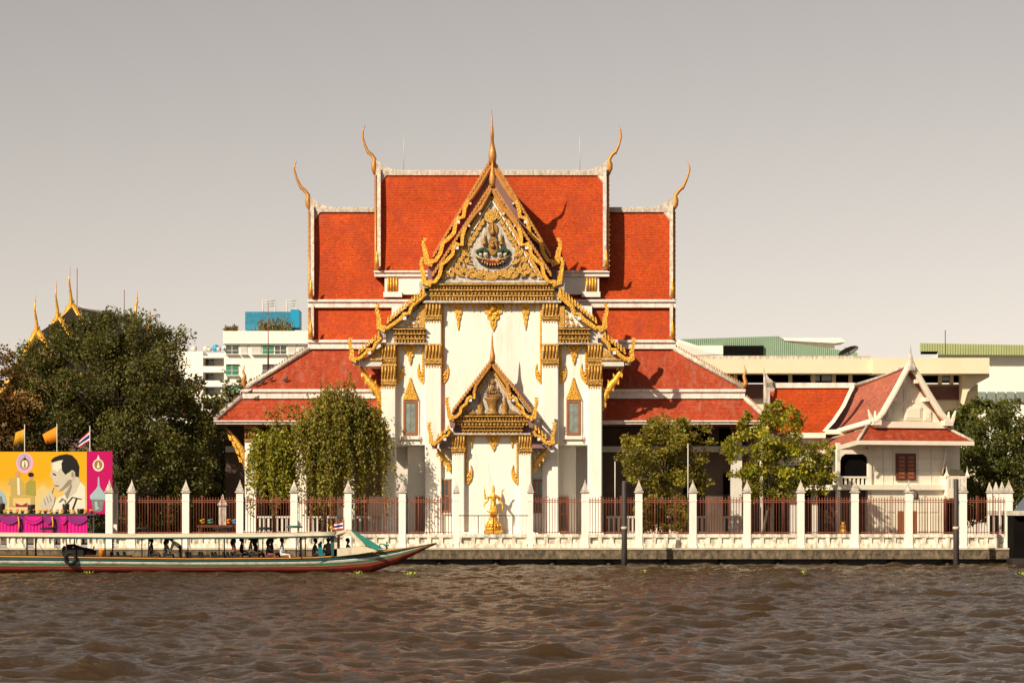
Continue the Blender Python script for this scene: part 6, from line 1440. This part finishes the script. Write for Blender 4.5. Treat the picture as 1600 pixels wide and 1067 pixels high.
# ================================================================== TREES
def leafmat(name, col, rough=.5, trans=.35):
    m = bpy.data.materials.new(name); m.use_nodes = True; N = m.node_tree.nodes; L = m.node_tree.links; b = N['Principled BSDF']; b.inputs['Roughness'].default_value = rough; b.inputs['Specular IOR Level'].default_value = .35
    at = N.new('ShaderNodeAttribute'); at.attribute_name = 'tint'; vm = N.new('ShaderNodeVectorMath'); vm.operation = 'MULTIPLY'; vm.inputs[0].default_value = col; L.new(at.outputs['Color'], vm.inputs[1]); L.new(vm.outputs[0], b.inputs['Base Color'])
    tr = N.new('ShaderNodeBsdfTranslucent'); vm2 = N.new('ShaderNodeVectorMath'); vm2.operation = 'MULTIPLY'; vm2.inputs[1].default_value = (1.5, 1.4, .6); L.new(vm.outputs[0], vm2.inputs[0]); L.new(vm2.outputs[0], tr.inputs['Color'])
    mx = N.new('ShaderNodeMixShader'); mx.inputs[0].default_value = trans; L.new(b.outputs[0], mx.inputs[1]); L.new(tr.outputs[0], mx.inputs[2]); L.new(mx.outputs[0], N['Material Output'].inputs['Surface']); return m
BARK = mat('grey brown bark', (0.11, 0.08, 0.055), .9, var=.35, scale=5, stretch=(1, 1, .3), bump=.6)
LF_DK = leafmat('dark olive leaves', (0.100, 0.098, 0.022)); LF_OL = leafmat('olive leaves', (0.21, 0.182, 0.024)); LF_YG = leafmat('yellow green leaves', (0.25, 0.235, 0.018)); LF_BR = leafmat('russet leaves', (0.13, 0.072, 0.018)); LF_GR = leafmat('mid green leaves', (0.10, 0.108, 0.020)); LF_PL = leafmat('pale sage leaves', (0.14, 0.14, 0.045))
def leaves(name, pts, dirs, size, m, parent, seed, spread=.9, tintv=None, asp=.36):
    r = np.random.default_rng(seed); n = len(pts); pts = np.asarray(pts); dirs = np.asarray(dirs)
    d = dirs + r.normal(0, spread, (n, 3)); d /= np.linalg.norm(d, axis=1, keepdims=True) + 1e-9
    s = np.cross(d, r.normal(0, 1, (n, 3))); s /= np.linalg.norm(s, axis=1, keepdims=True) + 1e-9
    L = (size * r.uniform(.6, 1.35, n))[:, None]; W = L * asp
    nn = np.cross(d, s)
    A = pts; B = pts + d * L * .5 + s * W + nn * L * .06; C = pts + d * L; D = pts + d * L * .5 - s * W + nn * L * .06
    V = np.stack([A, B, C, D], 1).reshape(-1, 3); F = (4 * np.arange(n)[:, None] + np.array([[0, 1, 2, 3]]))
    ctr = (V.min(0) + V.max(0)) / 2; me = bpy.data.meshes.new(name); me.from_pydata((V - ctr).tolist(), [], F.tolist()); me.materials.append(m)
    t = np.clip(r.normal(1, .17, (n, 1)), .5, 1.7) * (tintv[:, None] if tintv is not None else 1)
    c = np.concatenate([t * r.normal(1.0, .14, (n, 1)), t, t * r.normal(1, .2, (n, 1)), np.ones((n, 1))], 1)
    at = me.color_attributes.new('tint', 'FLOAT_COLOR', 'POINT'); at.data.foreach_set('color', np.repeat(c, 4, axis=0).reshape(-1).astype(np.float32))
    o = place(name, me, ctr, parent)
    return o
def trunk(parent, base, top, r0, limbs, seed):
    rr = random.Random(seed); b = MB(); base = Vector(base); top = Vector(top)
    mid = base.lerp(top, .5) + Vector((rr.uniform(-.2, .2), rr.uniform(-.2, .2), 0))
    b.tube([base, base.lerp(mid, .5), mid, top], [r0 * 1.25, r0, r0 * .8, r0 * .45], 8)
    for l in limbs:
        l = Vector(l); s = base.lerp(top, rr.uniform(.35, .85)); m = s.lerp(l, .5) + Vector((0, 0, rr.uniform(0, .3))); b.tube([s, m, l], [r0 * .38, r0 * .22, r0 * .06], 5)
    b.build('trunk', BARK, parent)
def tree(name, label, px, base_y, Y, blobs, m, n, size, seed, r0=.2, group='trees in the temple grounds', droop=0.0, dens=1.0, inner=.35, clump=.75, cat='tree', trunk_top=None, asp=.36, csize=1.0, tsd=.22):
    """blobs: list of (px,py,rx_px,ry_px,depth_m offset) lobes of the crown"""
    base = P(px, base_y, Y); o = thing(name, base, label, cat, group); r = np.random.default_rng(seed)
    pts, dirs, tv = [], [], []; area = sum(q[2] * q[3] for q in blobs); limbs = []
    for (bx, by, rx, ry, dy) in blobs:
        c = np.array(P(bx, by, Y + dy)); ax = rx / S(Y); az = ry / S(Y); ay = min(ax, az) * .85
        k = max(5, int(26 * clump * (ax * az) ** .5)); cnt = int(n * rx * ry / area)
        # clumps spread through the lobe, denser toward its surface
        u = r.normal(0, 1, (k, 3)); u /= np.linalg.norm(u, axis=1, keepdims=True); rad = r.uniform(inner, 1.0, (k, 1)) ** .6
        cc = c + u * rad * np.array([ax, ay, az]); cr = r.uniform(.16, .34, k) * (ax * az) ** .5 * csize; ct = np.clip(r.normal(1, tsd, k), .5, 1.7)
        limbs += [tuple(q) for q in cc[:max(3, k // 5)]]
        which = r.integers(0, k, cnt); v = r.normal(0, 1, (cnt, 3)); v /= np.linalg.norm(v, axis=1, keepdims=True); v *= (r.random((cnt, 1)) ** .45)
        p = cc[which] + v * cr[which][:, None] * np.array([1.15, 1, .8]); p[:, 2] -= droop * r.random(cnt) ** 2
        pts.append(p); dd = v * .7 + u[which] * .5; dd[:, 2] -= droop * .8; dirs.append(dd); tv.append(ct[which])
    pts = np.concatenate(pts); keep = pts[:, 2] > base.z + .05
    leaves('crown', pts[keep], np.concatenate(dirs)[keep], size, m, o, seed + 1, tintv=np.concatenate(tv)[keep], asp=asp)
    top = P(*(trunk_top or (blobs[0][0], blobs[0][1])), Y)
    trunk(o, base, top, r0, limbs[:26], seed + 2)
    return o
def weeping(name, label, px, base_y, Y, heads, m, seed, r0=.14, size=.17, group='trees in the temple grounds'):
    base = P(px, base_y, Y); o = thing(name, base, label, 'tree', group); r = np.random.default_rng(seed); pts, dirs, tv = [], [], []; limbs = []
    for (bx, by, rx, ry, ns, Lmin, Lmax, dy) in heads:
        for k in range(ns):
            th = r.uniform(0, 6.283); q = r.random() ** .5
            x_, y_, z_ = P(bx, by, Y + dy); s0 = np.array([x_ + q * math.cos(th) * rx / S(Y), y_ + q * math.sin(th) * rx / S(Y) * .7, z_ + (1 - q * q) * ry / S(Y) * r.uniform(.3, 1) + r.normal(0, .28)])
            L = Lmin + (Lmax - Lmin) * r.random() ** 1.6; nl = int(L / .045); t = np.linspace(0, 1, nl)[:, None]; out = np.array([math.cos(th), math.sin(th) * .7, 0]) * r.uniform(.05, .75)
            line = s0 + out * np.sqrt(t) * .8 + np.array([0, 0, -1]) * (t ** 1.3) * L + np.array([r.normal(0, .12), r.normal(0, .12), 0]) * np.sin(t * 3.1 + r.uniform(0, 3))
            line += r.normal(0, .095, line.shape); pts.append(line); dirs.append(np.tile([out[0], out[1], -1.0], (nl, 1))); tv.append(np.full(nl, np.clip(r.normal(1, .28), .5, 1.7)))
            if k % 12 == 0: limbs.append(tuple(s0))
    pts = np.concatenate(pts); dirs = np.concatenate(dirs); tv = np.concatenate(tv); keep = pts[:, 2] > base.z + .2
    leaves('crown', pts[keep], dirs[keep], size, m, o, seed + 1, spread=.55, tintv=tv[keep])
    trunk(o, base, P(heads[0][0], heads[0][1] + 20, Y), r0, limbs[:24], seed + 2); return o

tree('broad_dark_tree', 'huge dense dark olive tree towering behind the billboard and fence', 185, 838, 9.0,
     [(180, 600, 125, 115, 0), (105, 590, 82, 84, -.5), (240, 565, 66, 70, .5), (150, 525, 66, 44, 1), (200, 520, 50, 40, .6), (60, 620, 60, 80, .3), (300, 660, 40, 50, 0), (262, 650, 66, 75, -.8), (180, 700, 140, 92, -1), (80, 680, 80, 105, 0), (290, 720, 52, 70, -.5), (225, 770, 110, 55, 0), (120, 780, 110, 55, 0)], LF_DK, 90000, .22, 11, r0=.5, droop=.4, asp=.26, clump=.40, csize=.9, tsd=.30, inner=.45)
tree('russet_tree', 'russet brown leaved tree at the left picture edge', 5, 838, 7.0, [(5, 620, 50, 60, 0), (-30, 660, 60, 90, 0), (25, 690, 38, 60, 0), (-10, 570, 30, 30, 0)], LF_BR, 11000, .19, 23, r0=.28)
tree('pale_shrub_tree', 'pale sage tree between the big tree and the verandah column', 345, 838, 16.0, [(345, 740, 36, 50, 0), (320, 790, 34, 45, 0), (362, 700, 22, 40, 0), (345, 655, 18, 25, 0)], LF_PL, 9000, .2, 31, r0=.16, clump=.9)
tree('pale_shrub_tree', 'pale leafy bush in front of the apartment blocks', 345, 838, 40.0, [(335, 640, 24, 24, 0), (370, 610, 24, 20, 0), (310, 660, 20, 26, 0), (350, 690, 50, 60, 0), (340, 780, 50, 60, 0)], LF_PL, 6000, .3, 33, r0=.16)
weeping('weeping_tree', 'weeping olive green tree hanging before the left verandah', 505, 838, 3.4, [(526, 636, 44, 28, 150, 2.0, 6.2, 0), (484, 672, 26, 22, 62, 1.2, 5.2, -.4), (508, 622, 12, 10, 14, .6, 2.0, 0), (565, 628, 12, 10, 14, .6, 2.4, 0), (558, 650, 34, 18, 95, 1.6, 6.2, .4), (530, 612, 24, 14, 22, .6, 2.4, 0), (425, 645, 16, 10, 7, .5, 1.8, 0), (455, 640, 14, 10, 7, .5, 1.8, 0), (585, 665, 18, 12, 34, 1, 5.5, .6), (520, 700, 40, 20, 60, 1, 5, -.3), (540, 605, 12, 8, 8, .3, 1.0, 0)], LF_OL, 41)
weeping('weeping_tree', 'smaller weeping tree left of the larger one by the verandah column', 430, 838, 3.0, [(428, 688, 28, 20, 95, .8, 4.6, 0), (452, 706, 12, 14, 20, .8, 3.8, 0), (410, 712, 14, 12, 30, .8, 3.4, 0), (444, 704, 10, 12, 20, 1, 3.4, 0)], LF_YG, 47, r0=.10)
tree('round_tree', 'round olive tree behind the fence right of the temple block', 1042, 838, 3.4, [(1035, 700, 58, 56, 0), (1010, 720, 46, 52, -.3), (1075, 710, 44, 52, .3), (1045, 665, 36, 26, 0), (1060, 760, 50, 40, .3)], LF_OL, 15000, .17, 53, r0=.14, clump=.75, csize=.85, tsd=.35)
tree('yellowish_tree', 'bright yellow green tree with leaning trunk before the link building', 1192, 838, 3.0, [(1210, 680, 50, 45, 0), (1165, 715, 42, 40, -.2), (1245, 720, 55, 42, .2), (1215, 645, 26, 24, 0), (1200, 750, 55, 36, 0), (1165, 660, 16, 18, 0), (1275, 740, 34, 32, .2), (1240, 655, 16, 18, 0), (1290, 715, 18, 18, 0)], LF_YG, 15500, .17, 59, r0=.10, clump=.7, csize=.9, tsd=.35, trunk_top=(1208, 745))
tree('leafy_shrub', 'low dense shrub under the round tree behind the bars', 1040, 838, 2.6, [(1040, 812, 40, 28, 0), (1018, 800, 26, 26, 0), (1066, 815, 24, 22, 0)], LF_OL, 6000, .15, 61, r0=.06, cat='shrub')
tree('glossy_tree', 'dense green tree at the right picture edge behind the pier', 1575, 838, 17.0, [(1560, 690, 54, 55, 0), (1595, 660, 40, 45, 0), (1540, 740, 44, 55, 0), (1600, 740, 55, 70, 0), (1570, 790, 60, 45, 0)], LF_GR, 19000, .22, 67, r0=.25)
tree('glossy_tree', 'dark tree crown filling the gap right of the white house gable', 1500, 838, 24.0, [(1495, 655, 24, 22, 0), (1512, 690, 26, 40, 0), (1540, 650, 40, 24, 0), (1520, 760, 40, 60, 0)], LF_GR, 7000, .26, 71, r0=.2)
# dark hedge bushes in the shade of the big tree
for k, (px, Y, w, h) in enumerate(((20, 12, 70, 60), (215, 10.5, 40, 55), (255, 11.5, 40, 60), (300, 12, 36, 52), (180, 13, 50, 60))):
    tree('shade_shrub', ['shaded bush hidden behind the billboard', 'dark shaded bush behind the bars right of the first tall pillar', 'dark shaded bush behind the bars of the second bay', 'dark shaded bush left of the stone shrine', 'dark shaded bush behind the bars at the fence corner'][k], px, 838, Y, [(px, 838 - h * .5, w, h * .6, 0), (px + w * .4, 838 - h * .4, w * .5, h * .5, 0)], LF_GR, 3500, .2, 80 + k, r0=.08, cat='shrub', group='shaded bushes behind the fence')
# a thin tree row and perimeter wall far behind, closing the view between the buildings
pw = thing('perimeter_wall', (0, 48, 1.1), 'long grey wall behind the temple grounds', 'wall'); b = MB(); b.box(-75, 75, 48, 48.4, 1.1, 5.2); b.build('wall_face', GREYP, pw); b = MB(); b.box(-75, 75, 47.9, 48.5, 5.2, 5.4); b.build('coping', DIRTYW, pw)

wd = thing('rooftop_weeds', P(425, 517, 69.9), 'dry weeds growing along the apartment parapet below the blue screen', 'plant')
rw = np.random.default_rng(5); q_ = []
for k in range(900):
    px = rw.choice([rw.normal(415, 8), rw.normal(440, 10), rw.uniform(352, 370)]); hgt = 18 if px > 400 else 6; q_.append(tuple(P(px, 518 - abs(rw.normal(0, .45)) * hgt, 70 + rw.uniform(-.2, .4))))
leaves('leaf_tufts', np.array(q_), np.tile([0, 0, 1.0], (len(q_), 1)), .28, leafmat('dry weed leaves', (.22, .17, .05)), wd, 9, spread=.6, asp=.2)
for k, (px, py, Y, lab) in enumerate(((423, 596, 10.0, 'pigeon on the lower left roof, rightmost of the row of three'), (410, 601, 9.9, 'pigeon on the lower left roof, middle of the row of three'), (400, 604, 9.8, 'pigeon on the lower left roof nearest the hip rib'), (446, 597, 10.0, 'pigeon standing alone on the lower left roof'), (391, 616, 9.3, 'pigeon perched on the white band of the left roof'))):
    c = P(px, py, Y) + Vector((0, -.12, .12)); o = thing('pigeon', c, lab, 'bird', 'pigeons on the left temple roof'); PG = MATS.get('pigeon grey') or flat('pigeon grey', (.05, .045, .05))
    b = MB(); b.tube([c + Vector((-.20, 0, -.02)), c + Vector((-.10, 0, .02)), c + Vector((.02, 0, .04)), c + Vector((.10, 0, .09)), c + Vector((.13, 0, .17)), c + Vector((.16, 0, .19)), c + Vector((.20, 0, .18))], [.02, .05, .085, .065, .04, .035, .006], 8); b.build('body', PG, o)
    for s in (-1, 1): b = MB(); b.tube([c + Vector((.02, s * .02, -.02)), c + Vector((.02, s * .02, -.13))], .008, 4); b.build('leg', RUST, o)
